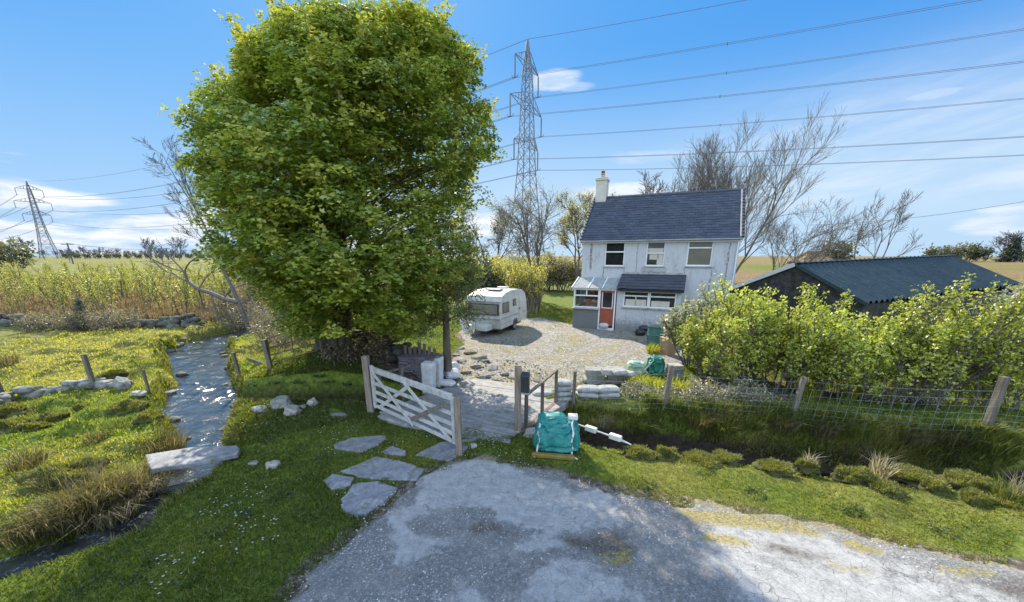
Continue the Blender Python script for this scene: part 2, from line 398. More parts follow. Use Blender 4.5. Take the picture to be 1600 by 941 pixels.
def rock_mesh(name, size, seed, sub=3, rough=.28, flat=.0):
    bm = bmesh.new(); bmesh.ops.create_icosphere(bm, subdivisions=sub, radius=1)
    off = Vector((seed * 3.7, seed * 1.3, seed * 7.1))
    for v in bm.verts:
        c = v.co.copy(); k = 1 + rough * mnoise.noise(c * 1.1 + off) + rough * .45 * mnoise.noise(c * 2.7 + off)
        c = Vector((max(-.82, min(.82, c.x)), max(-.82, min(.82, c.y)), max(-.8, min(.8, c.z)))) * k
        v.co = Vector((c.x * size[0], c.y * size[1], c.z * size[2]))
    me = bpy.data.meshes.new(name); bm.to_mesh(me); bm.free()
    me.polygons.foreach_set('use_smooth', [True] * len(me.polygons)); return me
def rocks_into(mb, p, size, seed, rz=0.0):
    bm = bmesh.new(); bmesh.ops.create_icosphere(bm, subdivisions=2, radius=1)
    off = Vector((seed * 3.7, seed * 1.3, seed * 7.1)); c0, s0 = math.cos(rz), math.sin(rz)
    V = []
    for v in bm.verts:
        c = v.co.copy(); k = 1 + .3 * mnoise.noise(c * 1.2 + off) + .12 * mnoise.noise(c * 3 + off)
        c = Vector((max(-.75, min(.75, c.x)), max(-.75, min(.75, c.y)), max(-.7, min(.7, c.z)))) * k
        x, y, z = c.x * size[0], c.y * size[1], c.z * size[2]
        V.append((p[0] + x * c0 - y * s0, p[1] + x * s0 + y * c0, p[2] + z))
    mb.add(V, [tuple(v.index for v in f.verts) for f in bm.faces]); bm.free()
def pillow_mesh(name, size, seed, pinch=.9):
    """filled sack: a grid sphere squeezed into a rounded cushion with folds"""
    bm = bmesh.new(); bmesh.ops.create_icosphere(bm, subdivisions=4, radius=1); off = Vector((seed * 2.3, seed, seed * 5.1))
    for v in bm.verts:
        c = v.co.copy(); e = .55
        x = math.copysign(abs(c.x)**e, c.x); y = math.copysign(abs(c.y)**e, c.y); z = math.copysign(abs(c.z)**.8, c.z)
        z *= (1 - .55 * abs(x)**6) * (1 - .4 * abs(y)**6)
        n = mnoise.noise(c * 2.2 + off) * .09 + mnoise.noise(c * 6 + off) * .035
        v.co = Vector((x * size[0] * (1 + n * .6), y * size[1] * (1 + n * .6), z * size[2] * (1 + n * 2)))
    me = bpy.data.meshes.new(name); bm.to_mesh(me); bm.free()
    me.polygons.foreach_set('use_smooth', [True] * len(me.polygons)); return me
ORD = ['first', 'second', 'third', 'fourth', 'fifth', 'sixth', 'seventh', 'eighth', 'ninth', 'tenth', 'eleventh', 'twelfth', 'thirteenth', 'fourteenth', 'fifteenth', 'sixteenth']
# ------------------------------------------------------------------ light and sky
SUN_EL, SUN_AZ = R(37), R(-20)             # azimuth from +Y, negative towards -X
sdir = Vector((math.sin(SUN_AZ) * math.cos(SUN_EL), math.cos(SUN_AZ) * math.cos(SUN_EL), math.sin(SUN_EL)))
sl = bpy.data.lights.new('sun', 'SUN'); sl.energy = 5.0; sl.angle = R(.55); sl.color = (1, .91, .74)
so = bpy.data.objects.new('sun', sl); COL.objects.link(so); so.rotation_euler = sdir.to_track_quat('Z', 'Y').to_euler(); so.location = (-20, 40, 40)
W = bpy.data.worlds.new('World'); SC.world = W; W.use_nodes = True
nt = W.node_tree; nt.nodes.clear()
wo = nt.nodes.new('ShaderNodeOutputWorld'); bg = nt.nodes.new('ShaderNodeBackground'); bg.inputs['Strength'].default_value = .13
sky = nt.nodes.new('ShaderNodeTexSky'); sky.sky_type = 'NISHITA'; sky.sun_disc = False
sky.sun_elevation = SUN_EL; sky.sun_rotation = SUN_AZ; sky.altitude = 40; sky.air_density = 1.0; sky.dust_density = .35; sky.ozone_density = 2.2
tc = N(nt, 'TexCoord'); sx = N(nt, 'SeparateXYZ'); L(nt, tc.outputs['Generated'], sx.inputs[0])
Zc = sx.outputs['Z']; az = math_(nt, 'ARCTAN2', sx.outputs['X'], sx.outputs['Y'])     # radians from +Y, + to the right
el = math_(nt, 'ARCSINE', Zc)
cv = N(nt, 'CombineXYZ'); L(nt, math_(nt, 'MULTIPLY', az, 3.2), cv.inputs[0]); L(nt, math_(nt, 'MULTIPLY', el, 15.0), cv.inputs[1])
n1 = noise(nt, cv.outputs[0], 1.5, 8, .58, .3)
# heaped bank low on the left, thinning to the right
lim = math_(nt, 'MULTIPLY', math_(nt, 'SUBTRACT', 1.0, sstep(nt, az, -.25, .25)), 1.0)
bank = math_(nt, 'SUBTRACT', 1.0, sstep(nt, el, .07, .17))
bank = math_(nt, 'MULTIPLY', bank, math_(nt, 'ADD', math_(nt, 'MULTIPLY', lim, .75), .25))
bank = sstep(nt, math_(nt, 'ADD', math_(nt, 'MULTIPLY', bank, .5), math_(nt, 'MULTIPLY', math_(nt, 'SUBTRACT', n1, .5), 2.1)), .3, .66)
# thin veil on the right
cv2 = N(nt, 'CombineXYZ'); L(nt, math_(nt, 'ADD', math_(nt, 'MULTIPLY', az, 2.6), math_(nt, 'MULTIPLY', el, -3.0)), cv2.inputs[0]); L(nt, math_(nt, 'ADD', math_(nt, 'MULTIPLY', el, 13.0), math_(nt, 'MULTIPLY', az, -2.2)), cv2.inputs[1])
n2 = noise(nt, cv2.outputs[0], 1.3, 7, .6, .4)
veil = math_(nt, 'MULTIPLY', sstep(nt, az, .28, .65), math_(nt, 'MULTIPLY', sstep(nt, el, .04, .14), math_(nt, 'SUBTRACT', 1.0, sstep(nt, el, .17, .36))))
veil = math_(nt, 'MULTIPLY', veil, math_(nt, 'MULTIPLY', sstep(nt, n2, .25, .85), .62))
# single small puffs
def puff(px, py, wx, wy, amt):
    d = Vector(ray(px, py)).normalized(); a0 = math.atan2(d.x, d.y); e0 = math.asin(d.z)
    q = math_(nt, 'ADD', math_(nt, 'POWER', math_(nt, 'DIVIDE', math_(nt, 'SUBTRACT', az, a0), wx), 2.0), math_(nt, 'POWER', math_(nt, 'DIVIDE', math_(nt, 'SUBTRACT', el, e0), wy), 2.0))
    g = math_(nt, 'SUBTRACT', 1.0, math_(nt, 'MINIMUM', q, 1.0))
    return math_(nt, 'MULTIPLY', sstep(nt, math_(nt, 'ADD', g, math_(nt, 'MULTIPLY', math_(nt, 'SUBTRACT', n1, .5), 2.6)), .35, .95), amt)
cl = math_(nt, 'MAXIMUM', bank, veil)
for a_ in ((868, 122, .075, .026, .62), (905, 136, .06, .012, .35), (950, 300, .16, .03, .75), (752, 352, .1, .05, .95), (1560, 345, .07, .03, .6), (1455, 148, .05, .012, .35), (1330, 165, .05, .012, .25), (100, 312, .12, .018, .9), (1010, 245, .14, .02, .3)):
    cl = math_(nt, 'MAXIMUM', cl, puff(*a_))
hz = math_(nt, 'MINIMUM', math_(nt, 'MULTIPLY', math_(nt, 'MULTIPLY', math_(nt, 'SUBTRACT', 1.0, sstep(nt, el, -.02, .43)), .92), math_(nt, 'ADD', .5, math_(nt, 'MULTIPLY', sstep(nt, az, -.55, .05), .5))), .62)
cl = math_(nt, 'MULTIPLY', cl, math_(nt, 'GREATER_THAN', Zc, -.02))
n3 = noise(nt, cv.outputs[0], 3.2, 5, .6)
ccol = ramp(nt, n3, [(.32, (2.5, 3.05, 3.7)), (.55, (3.9, 4.0, 4.15))])
def vop(op, a, b):
    q = N(nt, 'VectorMath'); q.operation = op
    for i, v in enumerate((a, b)):
        if hasattr(v, 'is_output'): L(nt, v, q.inputs[i])
        else: q.inputs[i].default_value = v
    return q.outputs[0]
tint = vop('DIVIDE', vop('MULTIPLY', sky.outputs[0], (.235, .98, 3.43)), vop('ADD', vop('MULTIPLY', sky.outputs[0], (.11, .35, .8)), (1, 1, 1)))
# unseen bluish cloud behind the viewer, added as fill light to lift the shade
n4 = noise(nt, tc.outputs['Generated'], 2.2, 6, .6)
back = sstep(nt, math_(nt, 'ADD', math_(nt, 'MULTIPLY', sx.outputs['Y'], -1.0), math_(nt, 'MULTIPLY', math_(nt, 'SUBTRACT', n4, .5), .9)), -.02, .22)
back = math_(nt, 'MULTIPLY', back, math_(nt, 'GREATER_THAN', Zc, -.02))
tint = mix(nt, hz, tint, (2.75, 3.4, 3.85))
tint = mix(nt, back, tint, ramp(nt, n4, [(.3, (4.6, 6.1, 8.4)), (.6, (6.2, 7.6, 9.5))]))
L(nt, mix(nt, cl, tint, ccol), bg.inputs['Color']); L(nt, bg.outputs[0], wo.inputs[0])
vs = SC.view_settings; vs.view_transform = 'Standard'; vs.look = 'None'; vs.exposure = 1.0; vs.gamma = 1; vs.use_curve_mapping = False
SC.cycles.max_bounces = 7; SC.cycles.transparent_max_bounces = 8; SC.cycles.use_denoising = True
SC.cycles.sample_clamp_indirect = 6; SC.cycles.caustics_reflective = False; SC.cycles.caustics_refractive = False

# ------------------------------------------------------------------ ground sheet
def axis(lo, a, b, hi, s):
    fine = np.arange(a, b + 1e-6, s); out = [fine]
    up = []; p = b; st = s
    while p < hi: st *= 1.17; p += st; up.append(p)
    dn = []; p = a; st = s
    while p > lo: st *= 1.17; p -= st; dn.append(p)
    return np.concatenate([np.array(dn[::-1]), fine, np.array(up)])
gx = axis(-2600, -17, 15.5, 2600, .085); gy = axis(-400, 2.6, 22, 3500, .085)
X, Y = np.meshgrid(gx, gy)
Z = H(X, Y)
nx, ny = len(gx), len(gy)
idx = np.arange(nx * ny).reshape(ny, nx)
Q = np.stack([idx[:-1, :-1], idx[:-1, 1:], idx[1:, 1:], idx[1:, :-1]], -1).reshape(-1, 4)
under = np.maximum(np.maximum(sdpoly(X, Y, DRIVE), sdpoly(X, Y, YARD)), -9)
me = arr_mesh('ground', np.stack([X, Y, Z], -1).reshape(-1, 3), None, None, Q)
cs, cd = channels(X, Y)
def brown_at(x, y):
    b = sm(21.5, 23.5, y + x * .02) * (1 - sm(60, 85, y)) * sm(-9, -13, x)
    hill = sm(14, 22, x) * sm(16, 24, y) * .55
    return np.clip(b + hill, 0, 1)
def dry_shade_at(x, y):
    n = fbm(x * .45, y * .45, 41, 3)
    d = .35 + .6 * n
    d = d - .28 * sm(-7, -5.5, x) * (1 - sm(.8, 2, x)) * (1 - sm(11, 12, y))  # lawn in the tree's shade: shade put into the colour as less yellow
    d = d + .5 * sm(10.2, 12.5, y) * sm(-9, -11, x) + .28 * sm(1.5, 3, x) * sm(9, 7.5, y)
    return np.clip(d, 0, 1)
mud = np.clip(1 - np.minimum(sm(-.1, .32, cs), sm(-.1, .4, cd)), 0, 1)
ofm = ditch_off(X, Y); mud = np.maximum(mud, sm(-.02, .1, ofm) * (1 - sm(1.75, 2.05, ofm)) * sm(.6, 1.1, X) * (1 - sm(14, 17, X)))
def litter_at(x, y):                          # bare earth, chippings and leaf litter
    a = np.exp(-((x + 3.6) / 1.7)**2 - ((y - 11.7) / .9)**2) + np.exp(-((x - 6.5) / 5)**2 - ((y - 10.6) / .8)**2) * .8
    a = a + np.exp(-((x + 1.6) / 1.3)**2 - ((y - 12.2) / 1.3)**2)
    return np.clip(a, 0, 1)
fattr(me, 'brown', brown_at(X, Y).ravel()); fattr(me, 'dry', dry_shade_at(X, Y).ravel()); fattr(me, 'mud', mud.ravel()); fattr(me, 'litter', litter_at(X, Y).ravel())
fattr(me, 'bare', sm(-.35, .05, under).ravel())
m, nt, o = nodes('turf'); v = coord(nt, 'Object')
def A_(nm): return N(nt, 'Attribute', attribute_name=nm).outputs['Fac']
nf = noise(nt, v, 9, 5, .65); nl = noise(nt, v, .9, 4, .6); nfar = noise(nt, v, .06, 5, .6)
green = ramp(nt, nf, [(.3, (.04, .065, .012)), (.5, (.1, .14, .02)), (.7, (.19, .21, .035))])
dryc = ramp(nt, nf, [(.3, (.09, .085, .03)), (.55, (.17, .17, .045)), (.75, (.25, .22, .09))])
brn = ramp(nt, noise(nt, v, 3.0, 6, .7), [(.3, (.1, .055, .03)), (.5, (.2, .125, .07)), (.7, (.3, .21, .12))])
lit = ramp(nt, noise(nt, v, 7, 6, .7), [(.32, (.03, .024, .02)), (.5, (.12, .095, .075)), (.68, (.33, .29, .26))])
dark = ramp(nt, nf, [(.3, (.012, .01, .008)), (.7, (.05, .04, .028))])
c = mix(nt, sstep(nt, math_(nt, 'ADD', A_('dry'), math_(nt, 'MULTIPLY', math_(nt, 'SUBTRACT', nl, .5), 1.0)), .2, .8), green, dryc)
c = mix(nt, math_(nt, 'MULTIPLY', sstep(nt, math_(nt, 'ADD', A_('brown'), math_(nt, 'MULTIPLY', math_(nt, 'SUBTRACT', nfar, .5), 1.2)), .3, .65), .9), c, brn)
c = mix(nt, sstep(nt, math_(nt, 'ADD', A_('litter'), math_(nt, 'MULTIPLY', math_(nt, 'SUBTRACT', nl, .5), .9)), .3, .6), c, lit)
c = mix(nt, sstep(nt, math_(nt, 'ADD', A_('bare'), math_(nt, 'MULTIPLY', math_(nt, 'SUBTRACT', nf, .5), .7)), .35, .7), c, lit)
c = mix(nt, sstep(nt, A_('mud'), .25, .7), c, dark)
finish(nt, o, c, .95, math_(nt, 'ADD', nf, noise(nt, v, 40, 4, .7)), .7, .04, .15)
tag(link('ground', me, m, None, None, True), kind='structure')

# ------------------------------------------------------------------ driveway and yard sheets
def sheet(name, P, step, lift, mat, wob, wfreq, attrs, seed):
    xs = [p[0] for p in P]; ys = [p[1] for p in P]
    ax = np.arange(min(xs) - .4, max(xs) + .4, step); ay = np.arange(max(min(ys), 1.2 if name == 'driveway' else -99) - .4, max(ys) + .4, step)
    X, Y = np.meshgrid(ax, ay)
    fsd = lambda x, y: sdpoly(x, y, P) + fbm(x * wfreq, y * wfreq, seed, 4) * wob
    D = fsd(X, Y)
    gyy, gxx = np.gradient(D, step); g2 = np.maximum(gxx**2 + gyy**2, .25)
    edge = (np.abs(D) < step * 1.1)
    sh = np.where(edge, np.clip(D / g2, -step, step), 0)
    keepv = D > -step * 1.1
    X2 = X - sh * gxx * (D < 0); Y2 = Y - sh * gyy * (D < 0)
    Zs = H(X2, Y2) + lift + .012 * fbm(X2 * 1.4, Y2 * 1.4, 77) - .05 * (1 - sm(-.02, .07, D))
    idx = np.full(X.shape, -1); idx[keepv] = np.arange(keepv.sum())
    q = np.stack([idx[:-1, :-1], idx[:-1, 1:], idx[1:, 1:], idx[1:, :-1]], -1).reshape(-1, 4)
    q = q[(q >= 0).all(1)]
    me = arr_mesh(name, np.stack([X2[keepv], Y2[keepv], Zs[keepv]], -1), None, None, q)
    for k, fn in attrs.items(): fattr(me, k, fn(X2[keepv], Y2[keepv]))
    return tag(link(name, me, mat, None, None, True), kind='structure')
zp = lambda L_: [tuple(G(460 + a / 3.2, 650 + b / 3.2)[:2]) for a, b in L_]
PALE = [zp([(640, 330), (690, 270), (900, 220), (1050, 235), (1200, 310), (1330, 340), (1380, 385), (1560, 360), (1620, 440), (1640, 560), (1450, 560), (1300, 600), (1370, 650), (1290, 680), (1100, 680), (1180, 620), (1240, 580), (1100, 545), (1000, 520), (990, 470), (850, 455), (640, 490), (640, 530), (560, 540), (600, 600), (780, 640), (760, 665), (680, 680), (560, 760), (500, 740), (480, 560), (450, 490), (600, 440)]),
        zp([(1180, 830), (1250, 740), (1400, 720), (1600, 800), (1760, 931), (1120, 960)]),
        zp([(760, 960), (830, 850), (900, 870), (980, 960)]), gp([(1100, 800), (1300, 850), (1560, 920), (1600, 960), (1200, 960), (1120, 880)])]
def pale_at(x, y):
    d = np.maximum.reduce([sdpoly(x, y, p) for p in PALE[:3]]); e = np.minimum(sdpoly(x, y, PALE[3]) * .5, .06) + .12 * fbm(x * .9, y * 2.2, 15, 3)
    return np.clip(np.maximum(d, e) / .5, -1, 1)
def brownpatch(x, y):
    a = sdpoly(x, y, zp([(1250, 600), (1640, 560), (1760, 700), (1640, 800), (1400, 690)])) ; b = sdpoly(x, y, zp([(780, 520), (1000, 490), (1240, 600), (1180, 650), (900, 640), (700, 600)])) - .1
    c = sdpoly(x, y, gp([(1180, 840), (1240, 850), (1330, 875), (1270, 885), (1180, 862)])) ; d = sdpoly(x, y, gp([(1480, 905), (1600, 895), (1700, 930), (1620, 950)]))
    return np.clip(np.maximum.reduce([a, b, c, d]) / .4, -1, 1)
MOSS = [gp(q) for q in ([(1050, 795), (1130, 800), (1220, 812), (1290, 830), (1280, 842), (1180, 832), (1080, 818)], [(1295, 838), (1340, 845), (1382, 862), (1370, 874), (1320, 858)], [(1290, 880), (1370, 888), (1360, 898), (1280, 890)], [(930, 868), (985, 862), (990, 880), (945, 888)], [(1100, 830), (1180, 846), (1160, 858), (1090, 846)], [(1460, 880), (1560, 892), (1540, 905), (1470, 894)], [(1500, 860), (1600, 878), (1600, 892), (1500, 872)])]
def moss_at(x, y): return np.clip(np.maximum.reduce([sdpoly(x, y, p) for p in MOSS]) / .25, -1, 1)
def edge_at(x, y): return np.clip(sdpoly(x, y, DRIVE), 0, 1.0)
m, nt, o = nodes('broken drive'); v = coord(nt, 'Object')
n5 = noise(nt, v, 5, 6, .7); n20 = noise(nt, v, 26, 5, .7); n1_ = noise(nt, v, 1.1, 5, .6)
vor = N(nt, 'TexVoronoi'); vor.inputs['Scale'].default_value = 34; L(nt, v, vor.inputs['Vector'])
chip = ramp(nt, vor.outputs['Color'], [(.0, (.08, .08, .08)), (.5, (.17, .168, .165)), (.85, (.29, .285, .28)), (1, (.48, .47, .46))])
tar = mix(nt, sstep(nt, n20, .35, .65), chip, (.14, .138, .135))
tar = mix(nt, sstep(nt, n1_, .42, .68), tar, mix(nt, .55, chip, (.27, .255, .235)))
wv = N(nt, 'VectorMath'); wv.operation = 'ADD'; nn = N(nt, 'TexNoise'); nn.inputs['Scale'].default_value = 1.3; L(nt, v, nn.inputs['Vector'])
L(nt, v, wv.inputs[0]); L(nt, nn.outputs['Color'], wv.inputs[1])
ck = N(nt, 'TexVoronoi'); ck.feature = 'DISTANCE_TO_EDGE'; ck.inputs['Scale'].default_value = 6.5; L(nt, wv.outputs[0], ck.inputs['Vector'])
crack = math_(nt, 'SUBTRACT', 1.0, sstep(nt, ck.outputs['Distance'], .004, .022))
crack = math_(nt, 'MULTIPLY', crack, sstep(nt, n1_, .35, .6))
pale = ramp(nt, math_(nt, 'ADD', math_(nt, 'MULTIPLY', n5, .6), math_(nt, 'MULTIPLY', n20, .4)), [(.3, (.17, .168, .165)), (.5, (.3, .296, .29)), (.7, (.42, .415, .405))])
pale = mix(nt, math_(nt, 'MULTIPLY', crack, .45), pale, (.1, .1, .1))
pale = mix(nt, math_(nt, 'MULTIPLY', sstep(nt, noise(nt, v, 60, 4, .7), .56, .66), .6), pale, (.1, .1, .1)); pale = mix(nt, sstep(nt, n20, .64, .72), pale, (.09, .088, .085))
pf = sstep(nt, math_(nt, 'ADD', A_('pale'), math_(nt, 'MULTIPLY', math_(nt, 'SUBTRACT', n5, .5), 1.1)), -.14, .16)
c = mix(nt, pf, tar, pale)
brn = ramp(nt, n20, [(.3, (.03, .026, .022)), (.5, (.085, .07, .055)), (.7, (.2, .17, .14))])
c = mix(nt, math_(nt, 'MULTIPLY', sstep(nt, math_(nt, 'ADD', A_('brownp'), math_(nt, 'MULTIPLY', math_(nt, 'SUBTRACT', n5, .5), 1.4)), .05, .5), .85), c, brn)
ms_ = sstep(nt, math_(nt, 'ADD', A_('mossp'), math_(nt, 'MULTIPLY', math_(nt, 'SUBTRACT', n5, .5), 2.4)), -.1, .4)
c = mix(nt, math_(nt, 'MULTIPLY', ms_, .85), c, ramp(nt, n20, [(.35, (.1, .085, .03)), (.5, (.24, .2, .06)), (.65, (.34, .27, .12))]))
moss = ramp(nt, n20, [(.3, (.12, .09, .03)), (.6, (.25, .2, .07)), (.75, (.3, .27, .15))])
c = mix(nt, math_(nt, 'MULTIPLY', sstep(nt, math_(nt, 'ADD', math_(nt, 'MULTIPLY', A_('edge'), -2.6), math_(nt, 'ADD', math_(nt, 'MULTIPLY', n1_, .9), math_(nt, 'MULTIPLY', n5, .5))), .4, .75), .6), c, moss)
h = math_(nt, 'ADD', math_(nt, 'MULTIPLY', vor.outputs['Distance'], math_(nt, 'SUBTRACT', 1.0, pf)), math_(nt, 'ADD', math_(nt, 'MULTIPLY', n20, .6), math_(nt, 'MULTIPLY', crack, -1.0)))
finish(nt, o, c, .82, h, .55, .02, .3)
M['drive'] = m
sheet('driveway', DRIVE, .055, .014, m, .36, 1.9, dict(pale=pale_at, brownp=brownpatch, edge=edge_at, mossp=moss_at), 51)
m, nt, o = nodes('gravel'); v = coord(nt, 'Object')
n5 = noise(nt, v, 3.5, 6, .7); n20 = noise(nt, v, 16, 5, .75); n1_ = noise(nt, v, .8, 5, .65)
vor = N(nt, 'TexVoronoi'); vor.inputs['Scale'].default_value = 15; L(nt, v, vor.inputs['Vector'])
c = ramp(nt, vor.outputs['Color'], [(.0, (.07, .069, .067)), (.5, (.19, .186, .18)), (1, (.44, .43, .42))])
c = mix(nt, math_(nt, 'MULTIPLY', sstep(nt, n20, .4, .65), .7), c, (.27, .235, .19))
gr = ramp(nt, n20, [(.3, (.12, .1, .03)), (.55, (.24, .2, .06)), (.75, (.28, .25, .1))])
c = mix(nt, math_(nt, 'MULTIPLY', sstep(nt, math_(nt, 'ADD', math_(nt, 'MULTIPLY', n1_, .6), math_(nt, 'MULTIPLY', n5, .5)), .5, .66), .65), c, gr)
finish(nt, o, c, .9, math_(nt, 'ADD', vor.outputs['Distance'], n20), .7, .03, .2)
sheet('gravel_yard', YARD, .09, .012, m, .35, 1.1, {}, 61)

# ------------------------------------------------------------------ water
m, nt, o = nodes('stream water'); v = coord(nt, 'Object')
w1 = noise(nt, v, 8.5, 3, .5, .8); w2 = noise(nt, v, 27, 3, .6, .5); rif = sstep(nt, noise(nt, v, 1.6, 4, .65), .35, .7)
bc = ramp(nt, noise(nt, v, 2.2, 4), [(.35, (.012, .014, .014)), (.65, (.045, .05, .052))])
foam = sstep(nt, math_(nt, 'MULTIPLY', noise(nt, v, 3.4, 3), noise(nt, v, 23, 4, .75)), .29, .4)
bc = mix(nt, math_(nt, 'MULTIPLY', foam, math_(nt, 'ADD', math_(nt, 'MULTIPLY', rif, .7), .1)), bc, (.62, .65, .68))
hh = math_(nt, 'ADD', math_(nt, 'MULTIPLY', w1, math_(nt, 'ADD', math_(nt, 'MULTIPLY', rif, .8), .35)), math_(nt, 'MULTIPLY', w2, math_(nt, 'ADD', math_(nt, 'MULTIPLY', rif, .6), .08)))
p = finish(nt, o, bc, .13, hh, .7, .022, 1.0)
def ribbon(name, pts, grow, z, mat, step, amp):
    P = []
    for a, b in zip(pts[:-1], pts[1:]):
        n = max(2, int(math.hypot(b[0] - a[0], b[1] - a[1]) / step))
        for i in range(n): t = i / n; P.append([a[k] + (b[k] - a[k]) * t for k in range(3)])
    P = np.array(P); d = unit(np.stack([np.gradient(P[:, 0]), np.gradient(P[:, 1])], 1))
    for _ in range(6): d[1:-1] = unit(d[:-2] + d[1:-1] * 2 + d[2:])
    nrm = np.stack([-d[:, 1], d[:, 0]], 1); m_ = 44; u = np.linspace(-1, 1, m_)
    XY = P[:, None, :2] + nrm[:, None, :] * (u[None, :, None] * (P[:, 2] + grow)[:, None, None])
    x, y = XY[..., 0], XY[..., 1]; rf_ = .35 + 1.1 * sm(.42, .7, vn(x * .9, y * .9, 97))
    zz_ = z + amp * rf_ * (.016 * fbm(x * 3.1, y * 2.3, 93, 2) + .008 * fbm(x * 8, y * 6, 94, 2))
    n = len(P); ii = np.arange(n * m_).reshape(n, m_); q = np.stack([ii[:-1, :-1], ii[:-1, 1:], ii[1:, 1:], ii[1:, :-1]], -1).reshape(-1, 4)
    return tag(link(name, arr_mesh(name, np.stack([x, y, zz_], -1).reshape(-1, 3), None, None, q), mat, None, None, True), kind='structure')
ribbon('stream_water', STREAM, .4, ZW, m, .05, 2.0)
m, nt, o = nodes('ditch water'); finish(nt, o, (.008, .008, .006), .12, noise(nt, coord(nt), 9, 3), .3, .02, .2)
ribbon('ditch_water', [(q[0], q[1] + .6, .6) for q in _ne][::-1] + [(q[0], q[1], .4) for q in DITCH if q[0] < .6], .22, -.84, m, .2, .3)

# ------------------------------------------------------------------ grass
AVOID = [DRIVE, DECK, SLABF]
FLAGS = [('large', [(522, 694), (548, 684), (600, 680), (607, 684), (592, 697), (566, 707), (524, 699)]),
         ('small', [(594, 707), (612, 698), (634, 706), (632, 713), (600, 711)]),
         ('broad', [(648, 712), (686, 692), (748, 684), (744, 694), (722, 708), (700, 722)]),
         ('wide', [(531, 738), (586, 714), (640, 724), (662, 734), (650, 752), (600, 751), (560, 745)]),
         ('tiny', [(505, 752), (520, 741), (553, 747), (546, 758), (520, 766)]),
         ('square', [(533, 780), (552, 756), (588, 752), (624, 762), (602, 788), (572, 806), (545, 808), (534, 796)]),
         ('sunk', [(508, 640), (530, 642), (548, 650), (540, 655), (515, 654)])]
FL = [(n, [tuple(G(a, b, .01)[:2]) for a, b in P]) for n, P in FLAGS]
def scatter(n, rmin, rmax, amin, amax, power=1.0):
    r = rmin * (rmax / rmin) ** (rng.random(n) ** power); a = R(amin) + (R(amax) - R(amin)) * rng.random(n)
    return r * np.sin(a), r * np.cos(a)
def lawn(n, rmin, rmax, amin=-58, amax=58):
    x, y = scatter(n, rmin, rmax, amin, amax, .85)
    k = np.ones(n, bool)
    for P in AVOID: k &= sdpoly(x, y, P) < rng.random(n) * .12 * 1 + .02 + fbm(x * 1.7, y * 1.7, 51, 3) * -.2
    k &= sdpoly(x, y, YARD) < -.05
    for _, P in FL: k &= sdpoly(x, y, P) < .02 + .05 * rng.random(n) * (vn(x * 6, y * 6, 4) > .4)
    x, y = x[k], y[k]
    cs, cd = channels(x, y); of = ditch_off(x, y); k = (cs > .1) & ((cd > .12) | (x > 1)) & ((of < .04) | (of > 1.95) | (x < .9)); k &= ~((x < -2.8) & (x > -9) & (cd < .36) & (y > np.interp(x, [q[0] for q in DITCH[::-1]], [q[1] for q in DITCH[::-1]]))); k &= brown_at(x, y) < .5
    k &= litter_at(x, y) < .3 + .5 * rng.random(len(x))
    return x[k], y[k], cs[k], cd[k]
x, y, cs, cd = [np.concatenate(q) for q in zip(lawn(520000, 3.0, 30, -68, 58), lawn(120000, 9.4, 13.5, -46, -17))]
z = H(x, y); d = np.hypot(x, y)
dry = np.clip(dry_shade_at(x, y) + .25 * rng.normal(size=len(x)), 0, 1)
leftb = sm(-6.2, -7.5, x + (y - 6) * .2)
h = (.022 + .024 * rng.random(len(x))) * (1 + .12 * leftb) * (1 + .45 * (vn(x * 2.2, y * 2.2, 3) > .62)) * (1 + .03 * d)
h *= np.where(rng.random(len(x)) < .05, 1.7, 1); h *= 1 + .9 * np.exp(-((x + 5.7) / 2.5)**2 - ((y - 11.3) / 1.7)**2); h *= 1 - .35 * sm(0, 1.5, x) * (1 - sm(7.5, 9, y))
w = (.005 + .0012 * d) * (.7 + .6 * rng.random(len(x)))
ln = rng.normal(size=(len(x), 3)) * .45; ln[:, 2] = 0
col = lerp_col(len(x), [(.08, .12, .016), (.18, .22, .02), (.29, .28, .035), (.31, .265, .115)], dry * .85 + .25 * (rng.random(len(x)) - .5))
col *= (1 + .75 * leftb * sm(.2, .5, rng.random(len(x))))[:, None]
V, T, C = blades(np.stack([x, y, z - .005], 1), h, w, ln, col)
tag(link('grass', arr_mesh('grass', V, T, C), M['grass']), kind='stuff', label='short mossy green grass over the banks and verges')
# longer grass overhanging the stream edges
sp = np.array([q for q in STREAM[2:14]]); n = 16000; t = rng.random(n) * (len(sp) - 1); i = t.astype(int); f = (t - i)[:, None]; q = sp[i] * (1 - f) + sp[np.minimum(i + 1, len(sp) - 1)] * f
dq = unit(np.stack([np.gradient(sp[:, 0]), np.gradient(sp[:, 1])], 1))[i]; sd_ = np.where(rng.random(n) < .5, -1, 1); off = q[:, 2] + .12 + .4 * rng.random(n)
x = q[:, 0] - dq[:, 1] * sd_ * off; y = q[:, 1] + dq[:, 0] * sd_ * off; cs, cd = channels(x, y)
k = (cs > .02) & (cs < .55) & (vn(x * 1.6, y * 1.6, 74) > .35) & (sdpoly(x, y, SLABF) < -.05) & (y < 18); x, y = x[k], y[k]; tox = (q[:, 0][k] - x); toy = (q[:, 1][k] - y); dn = np.hypot(tox, toy)
ln = rng.normal(size=(len(x), 3)) * .3; ln[:, 0] += tox / dn * .45; ln[:, 1] += toy / dn * .45; ln[:, 2] = 0; d = np.hypot(x, y)
V, T, C = blades(np.stack([x, y, H(x, y) - .01], 1), .07 + .13 * rng.random(len(x)), .008 + .0012 * d, ln, lerp_col(len(x), [(.06, .1, .016), (.16, .19, .025), (.32, .28, .08)]), 1.2)
tag(link('bank_grass', arr_mesh('bank_grass', V, T, C), M['grass']), kind='stuff', label='longer grass hanging over the stream edges')
